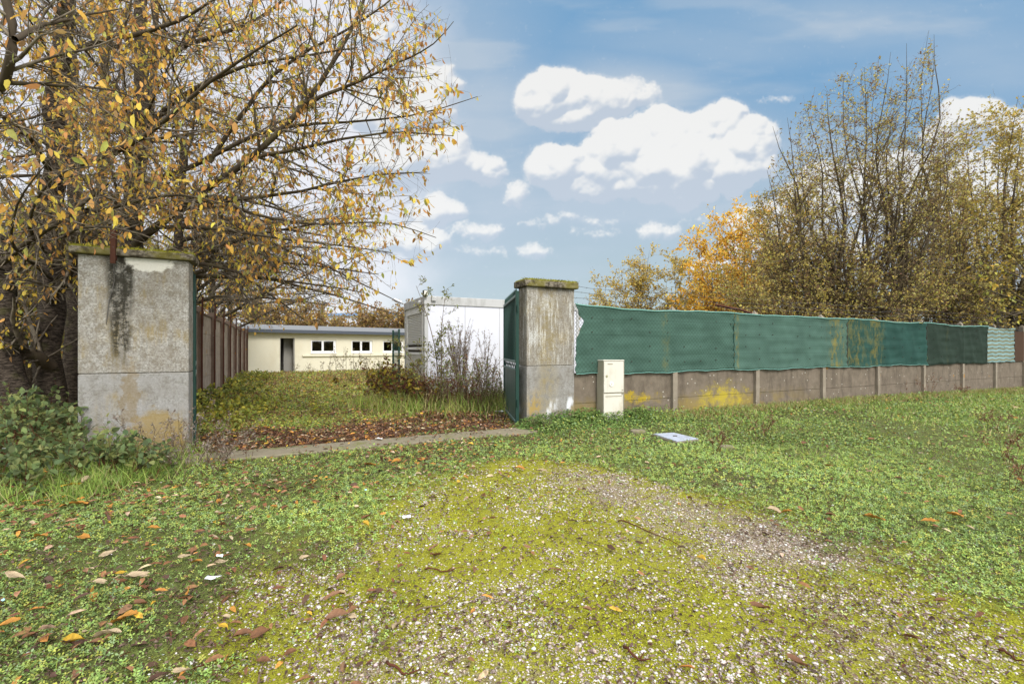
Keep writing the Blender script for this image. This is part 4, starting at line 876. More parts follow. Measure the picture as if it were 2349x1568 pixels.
mains2 = [(P3((312, 960, 8.6), (306, 600, 8.6), (300, 450, 8.6), (322, 300, 8.6), (332, 150, 8.5), (320, 0, 8.5), (335, -250, 8.4)), .20, .07, 't'),
          (P3((300, 570, 8.5), (350, 520, 8.2), (420, 465, 7.8), (520, 405, 7.4), (590, 360, 7.2), (640, 315, 7.0), (700, 235, 6.9), (760, 160, 6.9), (810, 80, 6.8), (850, -20, 6.8), (870, -120, 6.8)), .075, .014, 'b'),
          (P3((305, 440, 8.6), (380, 400, 8.2), (480, 372, 7.8), (560, 320, 7.5), (590, 290, 7.4), (760, 280, 7.2), (900, 276, 7.0), (1000, 262, 6.9), (1095, 222, 6.8)), .05, .004, 'b'),
          (P3((590, 360, 7.2), (690, 340, 7.0), (780, 320, 6.8), (900, 300, 6.6), (1040, 312, 6.5)), .03, .005, 'b'),
          (P3((420, 465, 7.8), (560, 455, 7.4), (700, 440, 7.2), (840, 400, 7.0), (980, 395, 7.0)), .04, .006, 'b'),
          (P3((700, 235, 6.9), (800, 200, 6.7), (900, 150, 6.5), (1000, 105, 6.4), (1040, 50, 6.3)), .03, .004, 'b'),
          (P3((350, 520, 8.2), (480, 520, 7.4), (620, 545, 7.0), (760, 560, 6.8), (900, 580, 6.7)), .04, .006, 'b'),
          (P3((450, 440, 7.7), (600, 500, 7.2), (750, 520, 7.0), (880, 500, 6.9), (1000, 545, 6.8)), .03, .005, 'b'),
          (P3((306, 600, 8.6), (450, 600, 8.4), (600, 640, 8.2), (720, 650, 8.0), (830, 670, 8.0)), .05, .006, 'b'),
          (P3((480, 372, 7.8), (560, 250, 7.6), (640, 150, 7.4), (760, 90, 7.2), (880, 20, 7.0), (960, -60, 7)), .04, .006, 'b'),
          (P3((332, 150, 8.5), (430, 100, 8.0), (560, 60, 7.6), (650, 10, 7.4), (720, -80, 7.2)), .05, .01, 'b'),
          (P3((322, 300, 8.6), (420, 220, 7.8), (520, 160, 7.2), (680, 130, 6.8), (820, 110, 6.6)), .05, .01, 'b')]
mk_tree('cherry_tree', 'cherry tree behind the left pillar with a thick limb slanting up to the right', 'tree', 'cherry trees left of the yard', px(312, 800, 8.6) * np.array([1, 1, 0]), mains2, keepL, dict(n=(12, .35, .98), ang=(.9, 1.5), len=(2.2, 4.2), bias=(.5, -.3, .1)), (18, (.7, 2.2)), (15, (.2, .75)), LF, leafn=2.1)
mains1 = [(P3((114, 990, 8.0), (112, 780, 8.0), (118, 600, 8.0), (121, 400, 8.0), (130, 250, 8.0), (142, 100, 8.0), (152, -200, 8.0)), .21, .10, 't'),
          (P3((118, 840, 7.9), (80, 815, 7.6), (30, 805, 7.3), (-60, 800, 7.0)), .10, .07, 'b'),
          (P3((112, 690, 8.0), (150, 650, 7.6), (168, 600, 7.2), (176, 540, 6.9), (200, 480, 6.6)), .085, .03, 'b'),
          (P3((120, 500, 8.0), (220, 485, 6.6), (330, 455, 5.8), (420, 440, 5.2), (520, 470, 4.8)), .05, .006, 'b'),
          (P3((118, 560, 8.0), (180, 520, 6.0), (280, 520, 5.0), (380, 555, 4.6), (440, 590, 4.4)), .035, .004, 'b'),
          (P3((121, 400, 8.0), (240, 360, 7.0), (360, 300, 6.2), (480, 180, 5.7), (600, 110, 5.4), (680, 60, 5.2)), .06, .008, 'b'),
          (P3((121, 400, 8.0), (60, 300, 6.5), (-30, 250, 5.5)), .05, .02, 'b'),
          (P3((140, 120, 8.0), (260, 90, 7.0), (400, 60, 6.5), (520, -20, 6.0)), .06, .01, 'b'),
          (P3((118, 600, 8), (60, 520, 6.0), (100, 420, 4.4), (200, 350, 3.8), (280, 400, 3.6)), .03, .003, 'b'),
          (P3((118, 640, 8), (20, 560, 6), (40, 450, 4.2), (120, 360, 3.6)), .03, .003, 'b')]
mk_tree('cherry_tree', 'cherry tree with a thick ringed trunk left of the left pillar', 'tree', 'cherry trees left of the yard', px(114, 800, 8.0) * np.array([1, 1, 0]), mains1, keepL, dict(n=(9, .35, .98), ang=(.8, 1.5), len=(2.0, 4.2), bias=(.35, -.35, .05)), (12, (.7, 1.9)), (11, (.2, .7)), LF, leafn=1.2)
mains0 = [(P3((48, 990, 7.2), (30, 860, 7.2), (12, 720, 7.2), (-12, 600, 7.2), (-70, 380, 7.2), (-120, 100, 7.0)), .20, .13, 't'),
          (P3((-110, 380, 5.2), (-40, 260, 4.6), (12, 195, 4.2), (40, 150, 4.0), (34, 90, 4.0), (16, 20, 4.0), (0, -80, 4.0)), .05, .03, 'b'),
          (P3((16, 190, 4.2), (120, 196, 4.4), (260, 205, 4.6), (330, 235, 4.7)), .02, .005, 'b'),
          (P3((34, 90, 4.0), (90, 60, 4.3), (180, 40, 4.6), (280, 20, 4.8)), .025, .006, 'b'),
          (P3((-20, 620, 7.2), (60, 560, 6.5), (150, 500, 6.0), (250, 420, 5.5)), .05, .01, 'b')]
mk_tree('cherry_tree', 'leaning dark trunk at the left edge with a crooked bough above', 'tree', 'cherry trees left of the yard', px(48, 800, 7.2) * np.array([1, 1, 0]), mains0, keepL, dict(n=(6, .3, .98), ang=(.8, 1.4), len=(2.0, 4.0), bias=(.4, 0, .1)), (8, (.5, 1.5)), (9, (.15, .6)), LF, leafn=.7)
mk_tree('cherry_tree', 'slim cherry trunk just right of the thick ringed trunk, further back', 'tree', 'cherry trees left of the yard', px(168, 800, 9.8) * np.array([1, 1, 0]), [(P3((166, 930, 9.8), (172, 650, 9.8), (170, 400, 9.8), (165, 200, 9.8), (150, 0, 9.8), (140, -200, 9.8)), .16, .09, 't')], keepL, dict(n=(14, .25, .98), ang=(.8, 1.4), len=(2.5, 5), bias=(.4, -.1, .15)), (9, (.8, 2)), (9, (.25, .8)), LF, leafn=.8)
mk_tree('cherry_tree', 'thin bare trunk rising between the ringed trunk and the pillar', 'tree', 'cherry trees left of the yard', px(240, 800, 12.5) * np.array([1, 1, 0]), [(P3((240, 900, 12.5), (225, 600, 12.5), (238, 300, 12.4), (250, 0, 12.2), (260, -200, 12)), .15, .07, 't'), (P3((226, 600, 12.5), (330, 430, 12), (350, 200, 12), (365, -100, 12)), .10, .05, 't')], keepL, dict(n=(10, .2, .98), ang=(.7, 1.4), len=(2.5, 5), bias=(.4, -.1, .15)), (9, (.8, 2)), (7, (.3, .9)), LF, leafn=.9)
# trees further back beyond the left wall, reaching over it
for i, (x, Y, top, lab) in enumerate(((395, 11.5, 330, 'cherry tree beyond the left wall, nearest of those behind the pillar'), (430, 15, 420, 'second cherry tree leaning over the left wall'), (478, 19, 480, 'third cherry tree leaning over the left wall, low yellow boughs'), (520, 24, 560, 'farthest cherry tree over the left wall, by the cream building'))):
    zt = CH + (HZ - top) / 1071 * Y; b = px(x, 800, Y) * np.array([1, 1, 0]); r0 = b + [0, 0, 0]; T_ = [r0, b + [.1, 0, zt * .35], b + [.25, -.1, zt * .7], b + [.4, -.2, zt]]
    ms = [(T_, .17, .06, 't')]
    for k in range(9):
        z = random.uniform(2.2, zt * .8); tx = random.uniform(560, 940) - i * 20; ty = random.uniform(top + 60, 735); Yt = Y - random.uniform(0, 4.5)
        if Yt < 7.5: Yt = 7.5
        t_ = px(tx, ty, Yt); s_ = b + [.15, 0, z]; ms.append(([s_, s_ * .6 + t_ * .4 + [0, 0, .35], s_ * .25 + t_ * .75 + [0, 0, .2], t_], .06, .007, 'b'))
    mk_tree('cherry_tree', lab, 'tree', 'cherry trees left of the yard', b, ms, keepL, dict(n=(12, .3, .98), ang=(.7, 1.4), len=(2.5, 5), bias=(.4, -.2, .0)), (11, (.7, 1.9)), (10, (.25, .8)), dict(LF, L=(.07, .13), clump=.32), leafn=.8)
# thicket of shrubs deep left
def keepBack(p):
    x, y = proj(p); return (x < 560) | (y < 760)
for i, (x, Y, h) in enumerate(((-70, 13, 5.2), (20, 15, 5.6), (75, 12.5, 4.6), (150, 16, 5.6), (215, 19, 6), (300, 20, 6), (400, 24, 6.4), (-160, 10.5, 5))):
    b = px(x, 800, Y) * np.array([1, 1, 0]); ms = [([b, b + [random.uniform(-1, 1), random.uniform(-.5, .5), h * .5], b + [random.uniform(-2, 2), random.uniform(-1, 1), h]], .06, .02, 't') for _ in range(7)]
    mk_tree('hedge_shrub', ['bushy shrub at the far left behind the leaning trunk', 'tall shrub behind the gap of the two left trunks', 'yellowing shrub right behind the ringed trunk', 'leafy shrub between ringed trunk and pillar', 'loose shrub seen left of the pillar top', 'shrub hidden behind the left pillar', 'shrub behind the tall left wall', 'shrub outside the left picture edge'][i], 'shrub', 'shrubs behind the cherry trees', b, ms, keepBack, dict(n=(9, .1, .98), ang=(.5, 1.3), len=(1, 2.2)), (9, (.5, 1.2)), (7, (.2, .6)), dict(L=(.08, .15), cols=[(.46, .40, .06), (.26, .26, .05), (.55, .36, .05), (.22, .15, .06)], ar=.7, shape='quad'), leafn=1.0, minw=.003)

# ================================================================= TREES RIGHT
def shrub_tree(name, label, x, Y, tops, cols, w, L, sec, twg, leafn, r=.07, spread=.5, keep=None, twmat='twigolive', clump=0.0, shape=None, low=.05, bias=(0, 0, .35), z0=0.0, hang=.2):
    b = px(x, 800, Y) * np.array([1, 1, 0]); ms = []
    for tx, ty in tops:
        t_ = px(tx + random.uniform(-12, 12), ty + (30 if Y < 30 else 4), Y + random.uniform(-1.2, 1.2)); s_ = b + [random.uniform(-spread, spread), random.uniform(-spread, spread), 0]
        m1 = s_ + (t_ - s_) * np.array([.40, .40, .28]) + [random.uniform(-.35, .35), 0, 0]; m2 = s_ + (t_ - s_) * np.array([.80, .80, .66]) + [random.uniform(-.45, .45), 0, 0]; ms.append(([s_, m1, m2, t_], r * random.uniform(.5, 1.2), .004, 'b'))
    ms.append(([b, b + [0, 0, 1.4], b + [.05, 0, 3.0]], r * 1.6, r * .8, 't'))
    lf = dict(L=L, cols=cols, w=w, ar=.6, clump=clump, hang=hang)
    if shape: lf['shape'] = shape
    return mk_tree(name, label, 'tree', 'trees beyond the green screens', b, ms, keep, None, sec, twg, lf, twmat=twmat, bias2=bias, droop2=-.02, secang=(.45, 1.2), leafn=leafn, minw=.0035, t0=low)
def keepR(p):
    x, y = proj(p); u, v = uvof(p[:, 0], p[:, 1]); top = np.interp(x, [1300, 1600, 1690, 1740, 1765, 1800, 1850, 1930, 1990, 2060, 2130, 2165, 2190, 2235, 2285, 2348, 2500], [720, 620, 480, 430, 330, 265, 200, 145, 112, 125, 65, 115, 160, 230, 195, 180, 150])
    return (y > top + np.abs(rng.normal(0, 14, len(x)))) & (v > -.35) & ((v > .3) | (p[:, 2] > 2.1)) & ((p[:, 2] < 2.35) | (v > -.8))
OL = [(.50, .41, .13), (.58, .48, .15), (.30, .21, .10), (.62, .48, .10), (.42, .38, .10), (.22, .13, .075)]
tops1 = [(1725, 420), (1770, 260), (1800, 240), (1770, 360), (1745, 470), (1800, 420), (1835, 300), (1850, 215), (1900, 180), (1940, 150), (1990, 125), (2040, 90), (2085, 70), (2125, 40), (2135, 50), (2150, 110), (2100, 180), (2050, 200), (1960, 220), (1870, 300), (1820, 380), (1760, 440), (2170, 250), (2200, 330), (2010, 160), (1920, 260), (1780, 520), (2140, 300), (1740, 560), (2080, 300)]
shrub_tree('hazel_tree', 'tall many stemmed tree with tan leaves, highest above the screens', 1985, 16.5, tops1, OL, [.2, .15, .25, .07, .13, .2], (.05, .10), (26, (.9, 3.6)), (15, (.25, .8)), 2.6, .085, .7, keepR, bias=(0, 0, .03))
tops2 = [(2180, 330), (2215, 320), (2310, 260), (2345, 240), (2230, 380), (2260, 300), (2290, 215), (2345, 190), (2400, 200), (2440, 260), (2200, 430), (2330, 330), (2380, 300), (2150, 480), (2250, 460), (2450, 400), (2300, 420), (2500, 350), (2120, 560)]
shrub_tree('hazel_tree', 'thorny tree with dark curved stems at the right edge', 2290, 18.5, tops2, [(.44, .36, .10), (.54, .43, .12), (.30, .23, .08), (.58, .42, .09)], None, (.07, .13), (24, (.8, 2.6)), (14, (.25, .8)), 3.8, .09, .6, keepR, 'twig', bias=(0, 0, .15))
shrub_tree('hazel_tree', 'low leafy bush between the tall tree and the right edge', 2140, 18.5, [(2050, 420), (2100, 380), (2150, 350), (2200, 400), (2230, 450), (2020, 480), (2180, 480), (2090, 500), (2260, 520)], OL, None, (.06, .12), (20, (.7, 2.1)), (13, (.25, .7)), 3.4, .05, .9, keepR, bias=(0, 0, .1))
shrub_tree('hazel_tree', 'dense low tan bush spilling over the dark screens', 1900, 15.2, [(1780, 560), (1830, 520), (1880, 500), (1930, 520), (1990, 560), (1740, 600), (1700, 640), (2040, 590), (2100, 600), (1860, 580), (1960, 600), (2080, 640), (1750, 650), (1650, 610), (2150, 620)], OL, None, (.05, .095), (20, (.6, 1.7)), (14, (.2, .6)), 4.0, .04, 1.0, keepR, bias=(0, 0, .1))
shrub_tree('hazel_tree', 'mid height bush filling the space left of the right edge tree', 2215, 17.5, [(2150, 300), (2185, 250), (2215, 270), (2240, 330), (2120, 380), (2270, 380), (2170, 430), (2300, 460), (2090, 460), (2330, 400)], OL, None, (.06, .11), (22, (.8, 2.6)), (13, (.25, .8)), 3.4, .05, .8, keepR, bias=(0, 0, .05))
shrub_tree('hazel_tree', 'yellow green bush between the golden tree and the tallest tree', 1815, 19, [(1700, 500), (1740, 450), (1780, 420), (1830, 400), (1870, 430), (1910, 470), (1720, 560), (1850, 500), (1790, 520), (1680, 600), (1930, 540), (1760, 600)], [(.56, .46, .11), (.64, .52, .12), (.40, .32, .10), (.70, .48, .09)], None, (.06, .12), (22, (.8, 2.4)), (13, (.25, .8)), 3.4, .05, 1.0, keepR, bias=(0, 0, .03))
# overhanging boughs near the far right with big leaves
b = px(2460, 800, 18.5) * np.array([1, 1, 0]); ms = [([b, b + [0, 0, 1.6], b + [-.2, 0, 3.5]], .12, .07, 't')]
for a_, c_ in ((2200, 690), (2240, 740), (2280, 640), (2320, 580), (2330, 700), (2180, 640), (2250, 600), (2360, 500)):
    t_ = px(a_, c_, 15.6 + random.random()); s_ = b + [-.05, 0, 1.2 + random.random() * 2]; ms.append(([s_, s_ * .5 + t_ * .5 + [0, 0, .3], t_], .05, .008, 'b'))
mk_tree('hazel_tree', 'bough tree reaching in from the right edge over the striped screen', 'tree', 'trees beyond the green screens', b, ms, keepR, None, (10, (.6, 1.5)), (6, (.2, .6)), dict(L=(.10, .18), cols=[(.50, .45, .08), (.38, .38, .09), (.58, .40, .07), (.30, .25, .06)], ar=.65, hang=.5), twmat='twig', minw=.004, leafn=1.2)
shrub_tree('maple_tree', 'golden orange tree right of centre behind the screens', 1690, 24, [(1600, 520), (1640, 490), (1680, 480), (1730, 470), (1610, 590), (1580, 640), (1650, 560), (1720, 540), (1770, 450), (1770, 560), (1700, 600), (1560, 690), (1820, 520), (1820, 440)], [(.88, .52, .07), (.80, .44, .06), (.88, .62, .10), (.62, .42, .10)], None, (.10, .18), (24, (1.0, 2.8)), (14, (.35, 1.0)), 5.2, .06, .6, shape='quad', hang=.8, bias=(0, 0, .15))
shrub_tree('maple_tree', 'round yellowish shrub nearest the pillar behind the screens', 1490, 27, [(1400, 620), (1430, 580), (1470, 555), (1500, 545), (1540, 550), (1570, 575), (1380, 665), (1420, 640), (1480, 600), (1540, 610), (1600, 600), (1360, 690), (1620, 640), (1450, 670), (1560, 670)], [(.66, .52, .14), (.52, .40, .13), (.74, .55, .12), (.38, .28, .11)], None, (.09, .15), (26, (.8, 2.2)), (15, (.3, .9)), 4.6, .05, 1.2, shape='quad', bias=(0, 0, .1))
# distant trees over the cream building and on the horizon
FARC = [(.36, .24, .11), (.30, .18, .10), (.45, .31, .09), (.26, .20, .08)]
for i, (x, Y, top, ww) in enumerate(((600, 42, 668, 60), (660, 44, 690, 60), (715, 42, 697, 55), (765, 46, 712, 55), (815, 44, 716, 60), (862, 42, 700, 50), (905, 40, 700, 50), (955, 41, 712, 50), (540, 40, 660, 70))):
    tops = [(x + random.uniform(-ww, ww), top + random.uniform(0, 30) + abs(k - 4) * 2) for k in range(9)]
    shrub_tree('distant_tree', ['brownish tree beyond the left end of the cream roof', 'pale yellow tree behind the cream roof, half hidden by boughs', 'brown tree just left of the far blue roof edge', 'low brown bush under the far blue roof edge', 'grey brown bush in front of the pale warehouse wall', 'reddish tree above the right half of the cream roof', 'rust coloured tree touching the cabin corner in view', 'tree mostly hidden behind the cabin', 'greenish tree where left wall meets the cream roof'][i], x, Y, tops, FARC, None, (.16, .30), (13, (.9, 2.0)), (10, (.4, 1.0)), 3.4, .07, 1.6, shape='quad', keep=None, bias=(0, 0, .1))

# ================================================================= WEEDS AND BUSHES
def weed(name, label, cat, base, n, h, spread, mat, twig=(6, (.1, .3)), leaf=None, lean=(0, 0), group=None, r=.005, t0=.35, leafn=2, ang=(.3, .8), jit=.12):
    b = np.array(base, float); b[2] = float(gz(b[0], b[1])); e = empty(name, b); tag(e, label, cat, group)
    s = np.stack([rng.normal(0, jit, n), rng.normal(0, jit, n), np.zeros(n)], 1); d = nrm(np.stack([rng.normal(0, spread, n) + lean[0], rng.normal(0, spread, n) + lean[1], np.ones(n)], 1)); L = h * rng.uniform(.6, 1.05, n)
    P = [s]; cur = d
    for k in range(7): cur = nrm(cur + rng.normal(size=(n, 3)) * .07); P.append(P[-1] + cur * (L / 7)[:, None])
    P = np.stack(P, 1); R = r * np.linspace(1, .35, 8)[None].repeat(n, 0); parts = [tubes(P, R, 4)]; Q, Qr = spawn(P, R, twig[0], t0, 1, ang, twig[1], 4, (0, 0, .15), .12, .6, 0, .4, minr=.0018); parts.append(tubes(Q, Qr, 3))
    v, fs = joinmesh(parts); npmesh('stems', v, fs, M[mat], e)
    if leaf:
        nl = int(len(Q) * leafn); i = rng.integers(0, len(Q), nl); pos, tan = interp_pl(Q[i], rng.uniform(.2, 1, (nl, 1))); pos = pos[:, 0]; tan = tan[:, 0]; D = nrm(tan * .5 + rng.normal(size=(nl, 3)) * .6 + np.array([0, 0, leaf.get('up', -.3)])); Lf = rng.uniform(*leaf['L'], nl)
        Nn = rng.normal(size=(nl, 3)) * .6 + np.array([0, 0, leaf.get('flat', .3)])
        v, fs, c = leaves(pos, D, Nn, Lf, Lf * leaf.get('ar', .5), pal(leaf['cols'], nl, None, .25), fold=.12, curl=.2); npmesh('leaves', v, fs, M['leaf'], e, c)
    return e
BR = [(.15, .21, .08), (.21, .27, .10), (.10, .14, .06), (.27, .30, .10)]
for i, (x, y, Y, n, h) in enumerate(((20, 0, 5.6, 22, .95), (80, 0, 5.9, 22, 1.0), (150, 0, 5.5, 20, .85), (215, 0, 4.85, 18, .62), (30, 0, 4.8, 18, .62), (110, 0, 4.7, 16, .5), (290, 0, 4.95, 14, .5), (-60, 0, 5.2, 20, 1.0), (100, 0, 7.0, 20, 1.0), (10, 0, 7.0, 20, 1.1), (175, 0, 6.4, 14, .8))):
    b = px(x, 800, Y) * np.array([1, 1, 0])
    weed('bramble', ['bramble thicket at the left edge below the leaning trunk', 'large leaved bramble below the ringed trunk', 'pale green bramble touching the left pillar corner', 'low bramble in front of the left pillar base', 'dark bramble at the left edge in the tall grass', 'small bramble in the grass between edge and pillar', 'sparse bramble across the pillar foot', 'bramble outside the left edge', 'bramble at the foot of the ringed trunk', 'bramble at the foot of the leaning trunk', 'bramble in the gap beside the left pillar'][i], 'bramble', b, n, h * .78, .5, 'redstem', (8, (.10, .30)), dict(L=(.035, .095), cols=BR, ar=.72, up=.1, flat=1.2), group='brambles around the left pillar', r=.005, t0=.25, leafn=3, jit=.28)
# grey seed plumes beside the left pillar
for i, (u, v, n, h, ln) in enumerate(((-4.75, -.35, 10, .75, (.25, -.1)), (-4.95, -.75, 9, .55, (-.1, -.3)), (-4.55, -.75, 9, .45, (.3, -.1)), (-5.35, -.45, 6, .7, (.1, 0)), (-4.7, -1.3, 8, .4, (0, -.1)))):
    weed('dry_mugwort', ['arching grey seed plumes beside the green gate edge', 'drooping grey plumes in front of the left pillar corner', 'fallen grey plumes at the left end of the threshold', 'thin dry stems rising in front of the left pillar', 'matted grey stems in the clover below the left pillar'][i], 'dry weed', uv(u, v), n, h, .35, 'drystem', (9, (.08, .22)), dict(L=(.015, .035), cols=[(.30, .24, .20), (.22, .17, .13), (.36, .30, .25)], ar=.5), ln, 'dry weeds around the left pillar', .004, .25, 5)
# ivy / bramble along left wall in the yard
for i, t in enumerate((-1.5, .5, 2.5, 4.5, 7, 9.5)):
    p = W0 + V * t + U * .45; weed('ivy_clump', ['nearest dark leafy clump at the foot of the tall left wall', 'second leafy clump along the left wall', 'third leafy clump along the left wall', 'fourth leafy clump along the left wall', 'fifth leafy clump along the left wall', 'farthest leafy clump along the left wall'][i], 'shrub', (p[0], p[1], 0), 18, .36, .45, 'redstem', (6, (.1, .3)), dict(L=(.06, .12), cols=[(.24, .28, .07), (.36, .36, .07), (.15, .18, .05), (.50, .44, .07)], ar=.7, flat=1), group='clumps along the left wall', leafn=3, jit=.5)
for i, (x, Y) in enumerate(((520, 8.8), (590, 10.0), (560, 11.5))):
    weed('ivy_clump', ['dark bramble mat in the yard just inside the left leaf', 'yellow green bramble mat in the middle left of the yard', 'leafy mat further back at left in the yard'][i], 'shrub', px(x, 800, Y) * np.array([1, 1, 0]), 20, .22, .9, 'redstem', (6, (.1, .25)), dict(L=(.05, .10), cols=[(.26, .30, .07), (.38, .39, .07), (.52, .47, .07)], ar=.7, flat=1.2), group='clumps along the left wall', leafn=3, jit=.55)
# weeds in front of the cabin
DR = [(.24, .11, .06), (.16, .07, .045), (.30, .20, .11), (.36, .28, .15)]
ws = []
for k in range(15):
    x = 985 + k * 12.2; ws.append((x, random.uniform(9.9, 11.2)))
for k, (x, Y) in enumerate(ws):
    red = k % 5 in (1, 3); b = px(x, 800, Y) * np.array([1, 1, 0])
    weed('dry_weed', ('red brown' if red else 'pale straw') + f' dry weed stalks before the cabin, ' + ['at its left corner', 'near its left corner', 'left of the saplings', 'beside the saplings', 'right of the saplings', 'under the grey brush plant', 'right of the grey brush plant', 'left of the middle of its side', 'below the middle of its side', 'just past the middle of its side', 'where its side starts to end', 'under the small grey seed head', 'a step left of the open gate leaf', 'nearly touching the open gate leaf', 'behind the open gate leaf'][k], 'dry weed', b, 13, random.uniform(.8, 1.3), .2, 'redstem' if red else 'drystem', (8, (.08, .3)), dict(L=(.03, .07), cols=DR if red else [(.42, .34, .23), (.30, .23, .15), (.28, .32, .10), (.20, .25, .07)], ar=.45), group='dry weeds in front of the cabin', r=.006, leafn=2.2, jit=.16)
for i, (x, Y, h) in enumerate(((880, 12.4, .95), (905, 11.6, 1.0), (930, 11.0, .85), (900, 12.8, 1.2), (960, 10.6, .8))):
    weed('reddish_bush', ['leftmost reddish leafy bush before the cabin end', 'yellow and red bush before the cabin end', 'dark red bush below the shuttered window', 'tall bush between mesh fence and cabin', 'low leafy bush at the cabin corner'][i], 'shrub', px(x, 800, Y) * np.array([1, 1, 0]), 24, h, .5, 'redstem', (8, (.12, .4)), dict(L=(.06, .13), cols=[(.22, .17, .03), (.13, .05, .03), (.11, .14, .03), (.35, .27, .03), (.09, .035, .025)], ar=.55, flat=.6), group='leafy bushes at the cabin end', leafn=2.4, jit=.25)
for i, (x, Y, n, h) in enumerate(((770, 20, 9, 1.25), (800, 21, 10, 1.5), (835, 19, 10, 1.2), (870, 17, 14, 1.1), (705, 24, 6, .6), (900, 15.5, 14, 1.0))):
    weed('dry_weed', ['grey dry weeds below the gap of the first and second windows', 'tall dry weeds before the middle window', 'grey dry weeds right of the middle window', 'tangled dry weeds before the last window', 'small green brown weed near the doorway', 'tangled weeds left of the mesh fence'][i], 'dry weed', px(x, 800, Y) * np.array([1, 1, 0]), n, h, .28, 'drystem', (10, (.15, .45)), dict(L=(.04, .08), cols=[(.26, .20, .14), (.20, .15, .10), (.17, .17, .06)], ar=.5), group='dry weeds before the cream building', r=.006, leafn=1.6, jit=.35)
def sapling(label, pts, lc, nbr=16):
    b = pts[0] * np.array([1, 1, 0]); ms = [([p for p in pts], .016, .004, 't')]
    return mk_tree('sapling', label, 'sapling', 'saplings before the cabin', b, ms, None, dict(n=(nbr, .25, .98), ang=(.6, 1.1), len=(.25, .8), rs=.5, bias=(0, 0, .1)), (5, (.08, .3)), (3, (.05, .15)), dict(L=(.035, .07), cols=lc, ar=.55, hang=.2), mat='drystem', twmat='drystem', leafn=1.2, minw=.002)
YG = [(.22, .25, .07), (.30, .28, .07), (.16, .17, .05)]
sapling('thin leaning sapling rising past the cabin corner to above its roof', P3((1010, 940, 10.7), (1000, 804, 10.7), (985, 745, 10.7), (972, 700, 10.7), (954, 655, 10.7)), YG)
sapling('upright sapling right of the leaning one, reaching the roof edge', P3((1014, 938, 10.5), (1012, 830, 10.5), (1011, 760, 10.5), (1020, 684, 10.5)), YG)
sapling('low arching sapling left of the other two', P3((1008, 935, 10.2), (980, 880, 10.2), (955, 840, 10.3), (925, 800, 10.4), (915, 775, 10.4)), YG, 12)
for lab, x, y0, Y, n, h, sp, tw in (('grey brush-like dry plant fanning out against the white cabin', 1056, 0, 11.0, 40, 2.05, .09, .5), ('small grey seed head plant right of the brush-like one', 1107, 0, 11.0, 14, 1.75, .06, .62)):
    weed('dry_brush_plant', lab, 'dry plant', px(x, 800, Y) * np.array([1, 1, 0]), n, h, sp, 'drystem', (22, (.08, .3)), dict(L=(.015, .035), cols=[(.24, .19, .15), (.34, .28, .22)], ar=.6), group=None, r=.006, t0=tw, leafn=4, ang=(.2, .6), jit=.05)
# weeds on the right lawn and along the wall
RW = [(1640, 1040, .45, 'dry reddish weed right of the inspection cover'), (1745, 1010, .42, 'brown dry weed before the second wall post'), (1720, 930, .35, 'thin dry weed at the foot of the second wall post'), (1890, 905, .55, 'brown seeded weed against the third wall bay'), (1960, 900, .5, 'reddish weed against the wall before the third screen'), (2125, 905, .8, 'tall weed with dark red heads by the wall'), (2310, 1050, .5, 'dark tangled dry weed at the right edge of the lawn'), (2280, 980, .4, 'dry weed behind the dark one at the right edge'), (1915, 1180, .16, 'tiny forked dry stem in the clover at right'), (1560, 930, .3, 'weed at the foot of the first wall post'), (2200, 900, .4, 'weed near the far wall posts'), (2340, 1130, .35, 'dry stem at the very right edge'), (1240, 985, .25, 'leafy weed at the foot of the right pillar'), (2060, 905, .5, 'brown weed midway along the far wall')]
for x, y, h, lab in RW:
    b = gpx(x, y); tiny = h < .2
    weed('lawn_weed', lab, 'weed', b, 3 if tiny else 7, h, .3, 'redstem' if x != 1240 else 'drystem', (4 if tiny else 9, (.05, .18)), None if tiny else dict(L=(.02, .045), cols=DR if x != 1240 else BR, ar=.5), group='weeds on the right lawn', r=.003, leafn=2.2, jit=.08)
# grass tufts as a raised verge of leafy nettles at the right pillar
x_ = []; n = 6200; u = rng.uniform(-.35, 3.4, n); v = -np.abs(rng.normal(0, .42, n)) - .03; ok = ~((u > 1.45) & (u < 2.0) & (v > -.26)); u = u[ok]; v = v[ok]; n = len(u)
p = O + U * u[:, None] + V * v[:, None]; hh = .26 * np.exp(-(v / .55) ** 2) * ss(-.5, .1, u) * ss(3.5, 2.2, u) * (.55 + .8 * fbm(u * 3, v * 3, 151)); z = gz(p[:, 0], p[:, 1]) + hh * rng.uniform(.15, 1, n)
v_, f_, c_ = leaves(np.stack([p[:, 0], p[:, 1], z], 1), rdir(n) * np.array([1, 1, .3]), nrm(np.stack([rng.normal(size=n) * .5, rng.normal(size=n) * .5 - .3, np.ones(n)], 1)), rng.uniform(.035, .06, n), .035, pal([(.17, .28, .07), (.24, .35, .09), (.12, .19, .055)], n), fold=.15, curl=.2); o = npmesh('nettle_patch', v_, f_, M['leaf'], None, c_); tag(o, 'dense low green nettles at the foot of the right pillar and meter box', 'nettles', kind='stuff')

